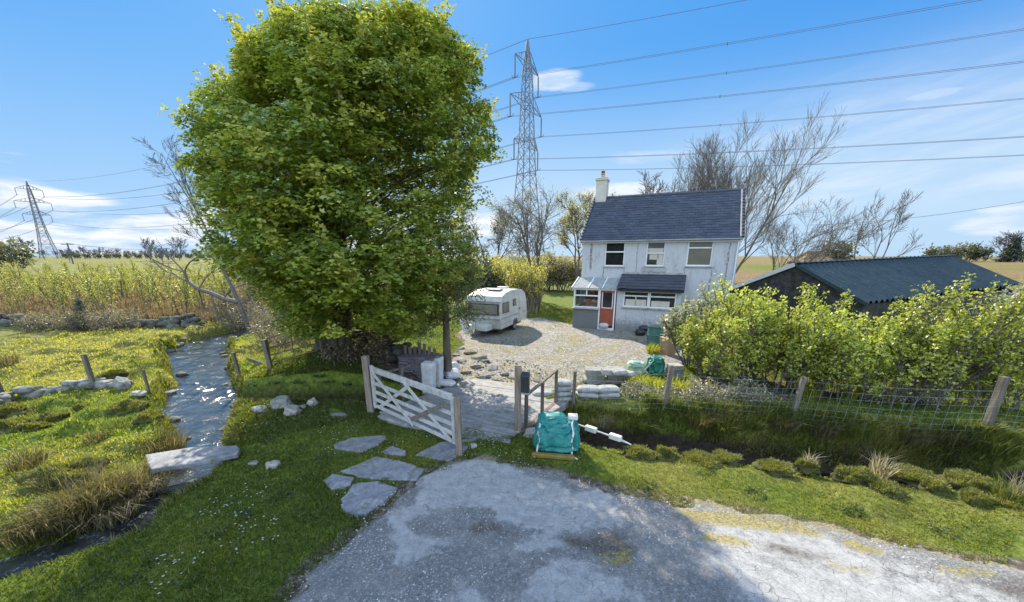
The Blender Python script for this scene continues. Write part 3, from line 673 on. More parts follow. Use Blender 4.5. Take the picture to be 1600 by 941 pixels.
# long dark grass down the far bank of the roadside ditch
n = 26000
t = rng.random(n); dp = np.array([p[:2] for p in DITCH[1:10]]); seg = np.concatenate([[0], np.cumsum(np.hypot(*np.diff(dp, axis=0).T))])
s_ = t * seg[-1]; x = 1.3 + 13 * t; y = np.interp(x, [p[0] for p in _ne], [p[1] for p in _ne])
off = 1.88 + .75 * rng.random(n) ** .9; y = y + off
k = (sdpoly(x, y, DECK) < -.15) & ((x > 3.5) | (off < 2.1)) & (vn(x * 2.2, y * 2.2, 71) > .25); x, y, off = x[k], y[k], off[k]
z = H(x, y); h = (.16 + .24 * rng.random(len(x))) * (.7 + .6 * vn(x * 1.2, y * 1.2, 72)) * (.45 + .55 * sm(1.85, 2.2, off)); w = .014 + .014 * rng.random(len(x))
ln = rng.normal(size=(len(x), 3)) * .38; ln[:, 1] -= .25; ln[:, 2] = 0
col = lerp_col(len(x), [(.07, .12, .02), (.15, .19, .035), (.27, .26, .06), (.42, .33, .15)], np.clip(.3 + .5 * (vn(x * .9, y * .9, 73) - .3) + .2 * rng.normal(size=len(x)), 0, 1))
V, T, C = blades(np.stack([x, y, z - .02], 1), h, w, ln, col, 1.4)
tag(link('long_grass', arr_mesh('long_grass', V, T, C), M['grass']), kind='stuff', label='long dark grass hanging down the far bank of the roadside ditch')
# rough bracken-brown grass under the young willows
n = 36000
y = 22 * (75 / 22) ** rng.random(n); x = -y * (.35 + 1.2 * rng.random(n)) ; k = (x < -8) & (brown_at(x, y) > .3); x, y = x[k], y[k]
z = H(x, y); h = .25 + .5 * rng.random(len(x)); w = .02 + .0016 * y
ln = rng.normal(size=(len(x), 3)) * .4; ln[:, 2] = 0
V, T, C = blades(np.stack([x, y, z], 1), h, w, ln, lerp_col(len(x), [(.1, .07, .04), (.19, .14, .085), (.28, .22, .14)]))
tag(link('rough_grass', arr_mesh('rough_grass', V, T, C), M['grass']), kind='stuff', label='brown rough grass under the young willows beyond the wall')
# thin grass and weeds through the gravel
n = 9000
x, y = scatter(n, 9, 27, -16, 24, .9); k = (sdpoly(x, y, YARD) > -.4) & (vn(x * .9, y * .9, 81) + .4 * vn(x * 3, y * 3, 82) > .86); x, y = x[k], y[k]
z = H(x, y); ln = rng.normal(size=(len(x), 3)) * .5; ln[:, 2] = 0
V, T, C = blades(np.stack([x, y, z], 1), .04 + .07 * rng.random(len(x)), .02 + .012 * rng.random(len(x)), ln, lerp_col(len(x), [(.12, .15, .03), (.25, .24, .05), (.34, .26, .08)]))
tag(link('weeds', arr_mesh('weeds', V, T, C), M['grass']), kind='stuff', label='thin yellow weeds growing through the gravel yard')
# daisies
x, y, cs, cd = lawn(2600, 3.4, 12, -50, 8); k = vn(x * 1.1, y * 1.1, 91) > .5; x, y = x[k], y[k]; n = len(x)
z = H(x, y) + .06; r = .009 + .008 * rng.random(n); a = np.arange(6) * math.pi / 3
ring = np.stack([np.cos(a), np.sin(a), 0 * a + .15], 1)[None] * r[:, None, None]
V = np.concatenate([np.stack([x, y, z], 1)[:, None, :], np.stack([x, y, z], 1)[:, None, :] + ring], 1).reshape(-1, 3)
T = np.concatenate([np.arange(n)[:, None] * 7 + np.array([[0, 1 + i, 1 + (i + 1) % 6]]) for i in range(6)])
tag(link('daisies', arr_mesh('daisies', V, T, np.full((len(V), 3), .75)), M['grass']), kind='stuff', label='tiny white daisies scattered through the shaded lawn')
# loose chippings on the drive
n = 26000
x, y = scatter(n, 2.6, 9.5, -40, 55); k = (sdpoly(x, y, DRIVE) > .02) & (pale_at(x, y) < .15 - .5 * rng.random(n)) & (vn(x * 1.3, y * 1.3, 66) + .5 * vn(x * 4, y * 4, 67) > .55 + .3 * rng.random(n)); x, y = x[k], y[k]; n = len(x)
z = H(x, y) + .018; s = .006 + .012 * rng.random(n) ** 2
base = np.array([[1, 0, 0], [-.5, .87, 0], [-.5, -.87, 0], [.1, .1, 1]]) ; rot = rng.random(n) * 6.283
cr, sr = np.cos(rot), np.sin(rot)
P = base[None] * s[:, None, None] * (.6 + .8 * rng.random((n, 4, 1)))
V = np.stack([x[:, None] + P[:, :, 0] * cr[:, None] - P[:, :, 1] * sr[:, None], y[:, None] + P[:, :, 0] * sr[:, None] + P[:, :, 1] * cr[:, None], z[:, None] - .004 + P[:, :, 2] * .7], -1).reshape(-1, 3)
k4 = np.arange(n)[:, None] * 4
T = np.concatenate([k4 + np.array([[0, 1, 3]]), k4 + np.array([[1, 2, 3]]), k4 + np.array([[2, 0, 3]])])
m, nt, o = nodes('chippings'); at = N(nt, 'Attribute', attribute_name='col'); finish(nt, o, at.outputs['Color'], .85)
tag(link('gravel', arr_mesh('gravel', V, T, np.repeat(lerp_col(n, [(.1, .1, .1), (.24, .24, .24), (.4, .4, .39), (.62, .61, .6)]), 4, 0)), m), kind='stuff', label='loose stone chippings on the broken drive')
M['colstone'] = m
# ------------------------------------------------------------------ cottage
HA = R(-24.4); HO = (4.0, 22.3, .1)
house = empty('cottage', HO, HA, 'white rendered two storey cottage with blue slate roof and glazed lean-to porch', 'house')
def wallmat(name, base, stain, rusty):
    m, nt, o = nodes(name); v = coord(nt, 'Object'); sx = N(nt, 'SeparateXYZ'); L(nt, v, sx.inputs[0])
    v2 = coord(nt, 'Object', (2.2, 2.2, .55)); a = noise(nt, v2, 1.3, 7, .68); b = noise(nt, v, 7, 6, .7)
    c = ramp(nt, b, [(.3, tuple(x * .86 for x in base)), (.7, base)])
    c = mix(nt, math_(nt, 'MULTIPLY', sstep(nt, a, .5, .7), .7), c, mix(nt, sstep(nt, b, .4, .6), stain, tuple(x * .75 for x in base)))
    low = math_(nt, 'SUBTRACT', 1.0, sstep(nt, math_(nt, 'ADD', sx.outputs['Z'], math_(nt, 'MULTIPLY', math_(nt, 'SUBTRACT', b, .5), 1.1)), .1, .75))
    c = mix(nt, math_(nt, 'MULTIPLY', low, .8), c, (.16, .17, .17))
    for x0, z0, z1, wd in rusty:
        d = math_(nt, 'ABSOLUTE', math_(nt, 'ADD', math_(nt, 'SUBTRACT', sx.outputs['X'], x0), math_(nt, 'MULTIPLY', math_(nt, 'SUBTRACT', noise(nt, v, 2.6, 3), .5), .16)))
        f = math_(nt, 'MULTIPLY', math_(nt, 'SUBTRACT', 1.0, sstep(nt, d, wd * .3, wd)), math_(nt, 'MULTIPLY', sstep(nt, sx.outputs['Z'], z0, z0 + .3), math_(nt, 'SUBTRACT', 1.0, sstep(nt, sx.outputs['Z'], z1 - .3, z1))))
        c = mix(nt, math_(nt, 'MULTIPLY', math_(nt, 'MULTIPLY', f, .75), sstep(nt, b, .36, .56)), c, (.11, .065, .05))
    finish(nt, o, c, .88, math_(nt, 'ADD', b, noise(nt, v, 30, 4, .7)), .35, .012, .2); return m
M['render'] = wallmat('white render', (.52, .53, .55), (.2, .205, .2), [(2.98, 2.6, 4.7, .035), (.5, 2.9, 4.7, .1), (1.24, 2.3, 3.25, .05), (2.36, 2.5, 3.25, .04), (5.4, 2.0, 3.3, .05), (6.64, 1.6, 3.3, .06), (7.3, .3, 4.6, .05), (3.45, 2.9, 3.3, .04)])
M['greyrender'] = wallmat('grey render', (.17, .175, .18), (.08, .08, .08), [])
def wall_holes(mb, x0, x1, z0, z1, holes, y=0.0, depth=.14):
    xs = sorted({x0, x1, *[h[0] for h in holes], *[h[1] for h in holes]}); zs = sorted({z0, z1, *[h[2] for h in holes], *[h[3] for h in holes]})
    for a, b in zip(xs[:-1], xs[1:]):
        for c, d in zip(zs[:-1], zs[1:]):
            if any(h[0] <= (a + b) / 2 <= h[1] and h[2] <= (c + d) / 2 <= h[3] for h in holes): continue
            mb.add([(a, y, c), (b, y, c), (b, y, d), (a, y, d)], [(0, 1, 2, 3)])
    for a, b, c, d in holes:
        mb.add([(a, y, c), (b, y, c), (b, y, d), (a, y, d), (a, y + depth, c), (b, y + depth, c), (b, y + depth, d), (a, y + depth, d)],
               [(0, 4, 5, 1), (1, 5, 6, 2), (2, 6, 7, 3), (3, 7, 4, 0)])
HL, HD, ZE, ZR = 7.72, 5.6, 4.72, 7.2
WIN = [('w1', 1.25, 2.34, 3.25, 4.55), ('w2', 3.43, 4.38, 3.28, 4.56), ('w3', 5.42, 6.6, 3.3, 4.6)]
mb = MB(); wall_holes(mb, 0, HL, -.3, ZE, [w[1:] for w in WIN])
gab = [(0, -.3), (HD, -.3), (HD, ZE), (HD / 2, ZR - .05), (0, ZE)]
mb.add([(0, y, z) for y, z in gab], [tuple(range(5))]); mb.add([(HL, y, z) for y, z in gab], [tuple(range(5))])
mb.add([(0, HD, -.3), (HL, HD, -.3), (HL, HD, ZE), (0, HD, ZE)], [(0, 1, 2, 3)])
mb.build('wall', M['render'], house)
def window(parent, x0, x1, z0, z1, y, bars, pane, name='window', fw=.07, cur=None):
    """frame with transoms; bars = list of ('h'/'v', position, lo, hi)"""
    f = MB(); e = .05
    for a in ((x0, x0 + fw, z0, z1), (x1 - fw, x1, z0, z1), (x0 + fw, x1 - fw, z0, z0 + fw), (x0 + fw, x1 - fw, z1 - fw, z1)): f.box((a[0], y - e, a[2]), (a[1], y + .03, a[3]))
    for k, p_, lo, hi in bars:
        if k == 'h': f.box((lo + .002, y - e + .006, p_ - .035), (hi - .002, y + .026, p_ + .035))
        else: f.box((p_ - .035, y - e + .004, lo + .002), (p_ + .035, y + .024, hi - .002))
    w = f.build(name, M['upvc'], parent, bevel=.008)
    g = MB().box((x0 + fw * .7, y + .002, z0 + fw * .7), (x1 - fw * .7, y + .014, z1 - fw * .7)).build('pane', pane, w)
    s = MB().box((x0 - .06, y - .17, z0 - .06), (x1 + .06, y + .0, z0 - .005)).build('sill', M['concrete'], w, bevel=.01)
    if cur:
        c = MB()
        for a, b, lo, hi in cur: c.box((a, y + .0005, lo), (b, y + .0018, hi))
        c.build('curtain', M['cream'], w)
    return w
window(house, *WIN[0][1:], .1, [('h', 4.02, 1.32, 2.27)], M['darkpane'])
window(house, *WIN[1][1:], .1, [('h', 3.95, 3.5, 4.31)], M['darkpane'], cur=[(4.0, 4.3, 3.36, 3.9), (3.62, 4.1, 3.62, 3.9), (3.52, 4.28, 4.0, 4.2)])
window(house, *WIN[2][1:], .1, [('h', 4.2, 5.49, 6.53)], M['brownpane'])
# main roof: real courses of slates
m, nt, o = nodes('blue slate'); at = N(nt, 'Attribute', attribute_name='col'); v = coord(nt, 'Object'); n5 = noise(nt, v, 6, 5, .7)
finish(nt, o, mix(nt, math_(nt, 'MULTIPLY', n5, .5), at.outputs['Color'], (.03, .036, .05)), .5, n5, .25, .01, .35); M['slates'] = m
def slates(parent, name, x0, x1, ya, za, yb, zb, cw, ch, cols, seed):
    """slated slope from eaves (ya, za) up to ridge (yb, zb)"""
    r = np.random.default_rng(seed); sl_ = math.hypot(yb - ya, zb - za); uy, uz = (yb - ya) / sl_, (zb - za) / sl_; nyy, nz = -uz, uy
    nr = int(sl_ / ch); V = []; Q = []; C = []
    for i in range(nr + 1):
        a0 = i * ch; a1 = min(sl_, a0 + ch * 1.9); xx = x0 - (cw / 2 if i % 2 else 0)
        while xx < x1 - .01:
            l, q = max(x0, xx + .004), min(x1, xx + cw - .004)
            if q - l > .02:
                t = .036 + r.random() * .016; jz = (r.random() - .5) * .014; a_ = a0 + (r.random() - .5) * .014; b = len(V)
                def P(x, s_, h): return (x, ya + uy * s_ + nyy * h * (1), za + uz * s_ + nz * h)
                V += [P(l, a_, t), P(q, a_, t + jz), P(q, a1, .004), P(l, a1, .004), P(l, a_, t - .014), P(q, a_, t + jz - .014)]
                Q += [(b, b + 1, b + 2, b + 3), (b + 4, b + 5, b + 1, b)]
                k = r.random(); c_ = np.array(cols[0]) * (1 - k) + np.array(cols[1]) * k
                C += [c_] * 6
            xx += cw
    b = len(V); V += [(x0, ya, za - .05), (x1, ya, za - .05), (x1, yb, zb - .05), (x0, yb, zb - .05)]; Q += [(b, b + 1, b + 2, b + 3)]; C += [np.array(cols[0])] * 4
    return link(name, arr_mesh(name, np.array(V), None, np.array(C), np.array(Q)), M['slates'], parent)
rf = slates(house, 'roof', -.06, HL + .06, -.2, ZE - .1, HD / 2, ZR, .34, .21, ((.036, .048, .082), (.07, .088, .135)), 3)
bk = MB().add([(-.06, HD / 2, ZR), (HL + .06, HD / 2, ZR), (HL + .06, HD + .2, ZE - .1), (-.06, HD + .2, ZE - .1)], [(0, 1, 2, 3)]).build('rear_slope', M['slate'], rf)
mb = MB()
x = -.1
while x < HL: mb.extrude([(HD / 2 - .13, ZR - .04), (HD / 2, ZR + .075), (HD / 2 + .13, ZR - .04)], 'x', x + .004, min(x + .44, HL + .1)); x += .444
M['ridge'] = vary('dark ridge tile', [(.03, .033, .045), (.07, .075, .095)], 3, .6, .2)
mb.build('ridge_tiles', M['ridge'], rf, bevel=.01)
for xe, nm in ((-.1, 'verge'), (HL + .04, 'verge')):
    mb = MB(); k = 0
    while k < 15:
        t0, t1 = k / 15, (k + .96) / 15; y0, y1 = -.22 + (HD / 2 + .22) * t0, -.22 + (HD / 2 + .22) * t1; z0, z1 = ZE - .12 + (ZR - ZE + .12) * t0, ZE - .12 + (ZR - ZE + .12) * t1
        mb.beam((xe + .02, y0, z0 + .05 + .03), (xe + .02, y1, z1 + .05), .12, .1); k += 1
    mb.build(nm, M['ridge'], rf, bevel=.008)
MB().beam((HL - .04, -.2, ZE - .02), (HL - .04, HD / 2 - .1, ZR - .02), .06, .07).build('mortar_strip', M['concrete'], rf)
mb = MB().box((-.02, -.1, ZE - .24), (HL + .02, -.004, ZE - .1)); mb.build('fascia', M['upvc'], house, bevel=.01)
g_ = MB().tube([(-.05, -.2, ZE - .14), (HL + .05, -.2, ZE - .12)], .05, 8); g_.build('gutter', M['steel'], house)
MB().tube([(HL - .08, -.06, ZE - .2), (HL - .08, -.06, -.1)], .035, 8).build('downpipe', M['upvc'], house)
# chimney at the left gable
ch = MB().box((.0, 2.45, 6.3), (.62, 3.15, 8.15)).build('chimney', M['cream'], rf, bevel=.015)
ch.data.materials[0] = M['cream']
MB().box((-.05, 2.4, 8.12), (.67, 3.2, 8.22)).box((-.02, 2.43, 8.23), (.64, 3.17, 8.27)).build('chimney_cap', M['cream'], rf, bevel=.012)
MB().tube([(.31, 2.8, 8.25), (.31, 2.8, 8.5)], [.12, .1], 12).tube([(.31, 2.8, 8.5), (.31, 2.8, 8.55)], [.13, .13], 12).build('chimney_pot', M['terracotta'], rf)
MB().tube([(.31, 2.8, 8.58), (.31, 2.8, 8.62), (.31, 2.8, 8.68), (.31, 2.8, 8.7)], [.08, .12, .1, .03], 12).build('chimney_cowl', M['rust'], rf)
# porch
PX0, PX1, PM, PY = -.05, 2.3, 1.36, -1.3
po = MB().box((PX0, PY, -.3), (PM, PY + .14, 1.05)).box((PX0, PY + .142, -.3), (PX0 + .14, -.003, 1.05)).build('porch_wall', M['greyrender'], house, bevel=.01)
m, nt, o = nodes('clear glass'); tr = N(nt, 'BsdfTransparent'); gl = N(nt, 'BsdfGlossy'); gl.inputs['Roughness'].default_value = .03; fr = N(nt, 'LayerWeight'); fr.inputs['Blend'].default_value = .25
ms = N(nt, 'MixShader'); tr.inputs['Color'].default_value = (.86, .9, .9, 1); L(nt, math_(nt, 'ADD', math_(nt, 'MULTIPLY', fr.outputs['Fresnel'], .8), .06, True), ms.inputs[0]); L(nt, tr.outputs[0], ms.inputs[1]); L(nt, gl.outputs[0], ms.inputs[2]); L(nt, ms.outputs[0], o.inputs[0]); M['glass'] = m
pw = window(house, PX0, PM, 1.055, 2.1, PY + .07, [('h', 1.72, PX0 + .07, PM - .07), ('v', .66, 1.72, 2.03)], M['glass'])
sw = MB()
for a in ((PY + .13, PY + .2), (-.075, -.005)): sw.box((PX0 + .02, a[0], 1.055), (PX0 + .09, a[1], 2.1))
sw.box((PX0 + .02, PY + .2, 1.055), (PX0 + .09, -.075, 1.12)).box((PX0 + .02, PY + .2, 2.03), (PX0 + .09, -.075, 2.1))
sw = sw.build('side_window', M['upvc'], house, bevel=.006); MB().box((PX0 + .05, PY + .2, 1.12), (PX0 + .06, -.075, 2.03)).build('pane', M['glass'], sw)
m, nt, o = nodes('roof sheet'); tr = N(nt, 'BsdfTranslucent'); df = N(nt, 'BsdfDiffuse'); cc = ramp(nt, noise(nt, coord(nt), 5, 5), [(.3, (.36, .38, .38)), (.7, (.55, .56, .55))])
L(nt, cc, tr.inputs[0]); L(nt, cc, df.inputs[0]); ms = N(nt, 'MixShader'); ms.inputs[0].default_value = .4; L(nt, df.outputs[0], ms.inputs[1]); L(nt, tr.outputs[0], ms.inputs[2]); L(nt, ms.outputs[0], o.inputs[0]); M['poly'] = m
pr = MB()
for a, b in ((PX0 - .1, .74), (.78, 1.5), (1.54, 2.3)): pr.add([(a, PY - .12, 2.14), (b, PY - .12, 2.14), (b, -.01, 2.62), (a, -.01, 2.62), (a, PY - .12, 2.12), (b, PY - .12, 2.12), (b, -.01, 2.6), (a, -.01, 2.6)], [(0, 1, 2, 3), (7, 6, 5, 4), (0, 4, 5, 1), (1, 5, 6, 2), (2, 6, 7, 3), (3, 7, 4, 0)])
pr = pr.build('porch_roof', M['poly'], house)
gb = MB()
for a in (-.14, .76, 1.52, 2.3): gb.beam((a, PY - .13, 2.15), (a, -.01, 2.635), .05, .05)
gb.box((PX0 - .1, PY - .03, 2.03), (2.3, PY + .05, 2.115)); gb.build('glazing_bars', M['upvc'], pr)
MB().box((.3, -.05, .0), (1.34, -.006, 2.1)).build('porch_lining', M['red'], house)
pk = rock_mesh('stored_cushions', (.52, .22, .4), 4, 3, .5); pk_o = link('stored_cushions', pk, M['pink'], house, (.78, -.55, 1.12), True)
dr = MB().box((PM + .07, PY + .04, .12), (2.17, PY + .09, 1.0)).box((PM + .07, PY + .04, 1.0), (PM + .15, PY + .09, 2.0)).box((2.09, PY + .04, 1.0), (2.17, PY + .09, 2.0)).box((PM + .15, PY + .04, 1.92), (2.09, PY + .09, 2.0)).box((PM + .15, PY + .04, 1.0), (2.09, PY + .09, 1.08)).build('door', M['red'], house, bevel=.006)
MB().box((PM + .15, PY + .06, 1.08), (2.09, PY + .07, 1.92)).build('pane', M['darkpane'], dr)
fm = MB().box((PM + .15, PY + .045, 1.08), (PM + .19, PY + .059, 1.92)).box((2.05, PY + .045, 1.08), (2.09, PY + .059, 1.92)).box((PM + .19, PY + .045, 1.08), (2.05, PY + .059, 1.12)).build('glazing_bead', M['upvc'], dr)
MB().tube([(2.11, PY + .04, 1.02), (2.11, PY + .0, 1.02), (2.0, PY - .005, 1.02)], .014, 6).build('handle', M['steel'], dr)
MB().box((PM + .005, PY - .02, .02), (PM + .07, PY + .12, 2.03)).box((2.17, PY - .02, .02), (2.24, PY + .12, 2.03)).box((PM + .005, PY - .05, -.1), (2.24, PY + .12, .02)).build('door_frame', M['upvc'], house, bevel=.006)
pil_o = link('white_bag', pillow_mesh('white_bag', (.26, .1, .14), 8), M['wplastic'], house, (1.72, PY - .12, .16))
# slated bay beside the porch
BX0, BX1 = 2.3, 5.42
mb = MB(); wall_holes(mb, BX0, BX1, -.3, 2.2, [(2.62, 5.2, 1.22, 2.06)], PY, .12)
mb.add([(BX1, PY, -.3), (BX1, 0, -.3), (BX1, 0, 2.75), (BX1, PY, 2.2)], [(0, 1, 2, 3)]); mb.add([(BX0, PY, -.3), (BX0, 0, -.3), (BX0, 0, 2.75), (BX0, PY, 2.2)], [(0, 1, 2, 3)])
mb.build('bay_wall', M['render'], house)
for a, b in ((2.62, 3.9), (3.905, 5.2)):
    window(house, a, b, 1.22, 2.06, PY + .08, [('h', 1.8, a + .07, b - .07)], M['darkpane'], cur=[(a + .6, a + .66, 1.3, 1.76), (a + .12, a + 1.16, 1.3, 1.62)] if a < 3 else [(a + .12, a + 1.0, 1.3, 1.58)])
br = slates(house, 'bay_roof', BX0 - .02, BX1 + .1, PY - .22, 2.16, -.01, 2.86, .5, .3, ((.03, .035, .05), (.045, .052, .07)), 5)
MB().box((BX0 + .02, PY - .2, 2.04), (BX1 + .08, PY - .12, 2.15)).build('bay_fascia', M['black'], br)
mb = MB()
for k in range(12): a = BX0 + .05 + k * .26; mb.box((a, -.03 - .008 * (k % 2), 2.84), (a + .25, -.004, 2.96 + .03 * random.random()))
mb.box((3.3, -.045, 2.98), (4.5, -.005, 3.2)); mb.build('lead_flashing', M['concrete'], br, bevel=.01)

# ------------------------------------------------------------------ caravan
n0 = G(782.6, 515.2, .36); f0 = G(818, 499, .42); dx = (f0 - n0)[:2]; CL = 3.95; ca = math.atan2(dx[1], dx[0])
cvn = empty('touring_caravan', (n0[0], n0[1], 0), ca, 'old white touring caravan with brown front window parked on the gravel', 'caravan'); cvn.scale = (.92, .96, .93)
CWD = 2.05
prof = [(.06, .36), (0, .9), (.05, 1.12), (.02, 1.3), (.09, 1.78), (.0, 1.84), (.28, 2.12), (.75, 2.28), (1.5, 2.36), (2.5, 2.36), (3.2, 2.26), (3.6, 2.05), (3.85, 1.6), (3.95, .9), (3.9, .42)]
M['caravan'] = vary('caravan shell', [(.27, .275, .25), (.44, .44, .41), (.57, .57, .54)], 2, .42, .06, spec=.5)
body = MB().extrude(prof, 'y', .0, CWD).build('body', M['caravan'], cvn, bevel=.06, seg=3)
st = MB()
st.box((.1, -.012, .92), (3.9, -.002, .97)).box((.1, -.01, .62), (3.9, -.002, .64)); st.box((-.035, .04, .88), (-.004, CWD - .04, .94)); st.build('trim', M['steel'], cvn)
def cwin(poly, y0, y1, name, mat, frame=True):
    w = MB().extrude(poly, 'y', y0, y1).build(name, mat, cvn); return w
for a, b, lo, hi in ((.22, 1.12, 1.2, 1.78), (1.66, 2.15, 1.45, 1.85)):
    fr_ = MB().box((a, -.02, lo), (b, -.006, hi)).build('window', M['black'], cvn, bevel=.02); MB().box((a + .04, -.03, lo + .04), (b - .04, -.021, hi - .04)).build('pane', M['brownpane'], fr_)
fw = MB().add([(.035 - .06, .12, 1.12), (.035 - .06, CWD - .12, 1.12), (.1 - .07, CWD - .12, 1.72), (.1 - .07, .12, 1.72), (.12, .12, 1.12), (.12, CWD - .12, 1.12), (.16, CWD - .12, 1.72), (.16, .12, 1.72)], [(0, 3, 2, 1), (4, 5, 6, 7), (0, 1, 5, 4), (1, 2, 6, 5), (2, 3, 7, 6), (3, 0, 4, 7)]).build('window', M['black'], cvn, bevel=.03)
MB().add([(.035 - .072, .2, 1.17), (.035 - .072, CWD - .2, 1.17), (.1 - .084, CWD - .2, 1.67), (.1 - .084, .2, 1.67), (.1, .2, 1.17), (.1, CWD - .2, 1.17), (.13, CWD - .2, 1.67), (.13, .2, 1.67)], [(0, 3, 2, 1), (4, 5, 6, 7), (0, 1, 5, 4), (1, 2, 6, 5), (2, 3, 7, 6), (3, 0, 4, 7)]).build('pane', M['brownpane'], fw, bevel=.02)
d_ = MB().box((2.55, -.018, .52), (3.2, -.004, 2.08)).build('door', M['caravan'], cvn, bevel=.015); MB().box((2.62, -.04, 1.15), (2.7, -.02, 1.28)).build('handle', M['black'], d_)
for yy in (.04, CWD - .24):
    w = MB().tube([(2.05, yy, .3), (2.05, yy + .2, .3)], .3, 20).build('wheel', M['black'], cvn, bevel=.03); MB().tube([(2.05, yy - .012, .3), (2.05, yy + .05, .3)], .18, 14).build('rim', M['steel'], w)
MB().extrude([(1.68, .36), (2.42, .36), (2.4, .52), (2.25, .7), (1.85, .7), (1.7, .52)], 'y', -.006, .03).build('wheel_arch', M['black'], cvn)
for q in (((1.0, .5, 2.355), (1.5, 1.3, 2.43)), ((2.4, .7, 2.35), (2.85, 1.3, 2.45))): MB().box(*q).build('roof_vent', M['caravan'], cvn, bevel=.03)
MB().beam((.3, .5, .34), (-1.0, 1.02, .34), .06, .1).beam((.3, 1.5, .34), (-1.0, 1.02, .34), .06, .1).tube([(-.9, 1.02, .5), (-.9, 1.02, .02)], .03, 8).build('drawbar', M['rust'], cvn)
MB().box((-.72, .45, .36), (-.05, 1.6, .66)).build('locker_box', M['caravan'], cvn, bevel=.04)
MB().box((.3, .3, .2), (3.7, 1.75, .4)).build('chassis', M['black'], cvn)
p0 = G(733, 522, 0); bd = empty('leaning_board', (p0[0], p0[1], 0), ca + .5, 'pale board leaning on the drawbar of the caravan', 'board')
MB().beam((0, 0, .02), (.85, .35, .72), .5, .03).build('board', M['wplastic'], bd)

# ------------------------------------------------------------------ green shed
SA = R(22.5); s0 = AtY(1243, 412, 15.5)
shed = empty('shed', (s0[0], s0[1], 0), SA, 'low stone shed with dark green corrugated metal roof behind the shrubs', 'shed')
m, nt, o = nodes('green sheet'); v = coord(nt, 'Object'); n5 = noise(nt, v, 2.5, 6, .7); rst = noise(nt, v, 26, 3)
c = ramp(nt, n5, [(.3, (.014, .026, .03)), (.7, (.032, .052, .056))]); c = mix(nt, sstep(nt, rst, .68, .74), c, (.35, .36, .36)); finish(nt, o, c, .4, n5, .1, .01, .5); M['sheet'] = m
SLn, ZS, WR, HR, WL, HLf, rise = 12.3, 3.6, 2.6, 1.3, 2.9, 1.25, .3
def slope_pt(x, t): return (x, -WR * t, ZS + rise * x / SLn - HR * t)
V = []; Q = []; nc = int(SLn / .34)
for i in range(nc * 4 + 1):
    x = SLn * i / (nc * 4); hgt = (0, .0, .11, .09)[i % 4]
    for t in (0, 1): p_ = slope_pt(x, t); V.append((p_[0], p_[1], p_[2] + hgt))
for i in range(nc * 4): Q.append((2 * i, 2 * i + 1, 2 * i + 3, 2 * i + 2))
link('roof', arr_mesh('roof', np.array(V), None, None, np.array(Q)), M['sheet'], shed)
V = [(0, 0, ZS), (SLn, 0, ZS + rise), (SLn, WL, ZS + rise - HLf), (0, WL, ZS - HLf)]
MB().add(V, [(0, 1, 2, 3)]).build('far_slope', M['sheet'], shed)
MB().beam((-.03, 0, ZS + .05), (SLn + .03, 0, ZS + rise + .05), .34, .03).build('ridge_cap', M['sheet'], shed, bevel=.01)
mb = MB()
for x0, x1 in ((.08, .4), (SLn - .4, SLn - .1)): mb.extrude([(-WR + .12, -.2), (WL - .12, -.2), (WL - .12, ZS - HLf - .02), (0, ZS - .04), (-WR + .12, ZS - HR + .02)], 'x', x0, x1)
mb.box((.4, -WR + .12, -.2), (SLn - .4, -WR + .4, ZS - HR - .02)).box((.4, WL - .4, -.2), (SLn - .4, WL - .12, ZS - HLf - .03)); M['shedwall'] = vary('shaded shed stone', [(.015, .014, .013), (.045, .042, .04), (.1, .095, .09)], 5, .9, .6); mb.build('wall', M['shedwall'], shed)  # wall colour darkened to stand for the shade on the gable
M['fasciaw'] = vary('white barge board', [(.5, .49, .46), (.66, .65, .62)], 4, .6, .1)
MB().beam((0, .02, ZS - .02), (0, WL + .05, ZS - HLf - .04), .05, .16).build('barge_board', M['fasciaw'], shed)
MB().beam((0.0, -.02, ZS - .04), (0.0, -WR - .03, ZS - HR - .03), .04, .12).build('barge_board', M['sheet'], shed)

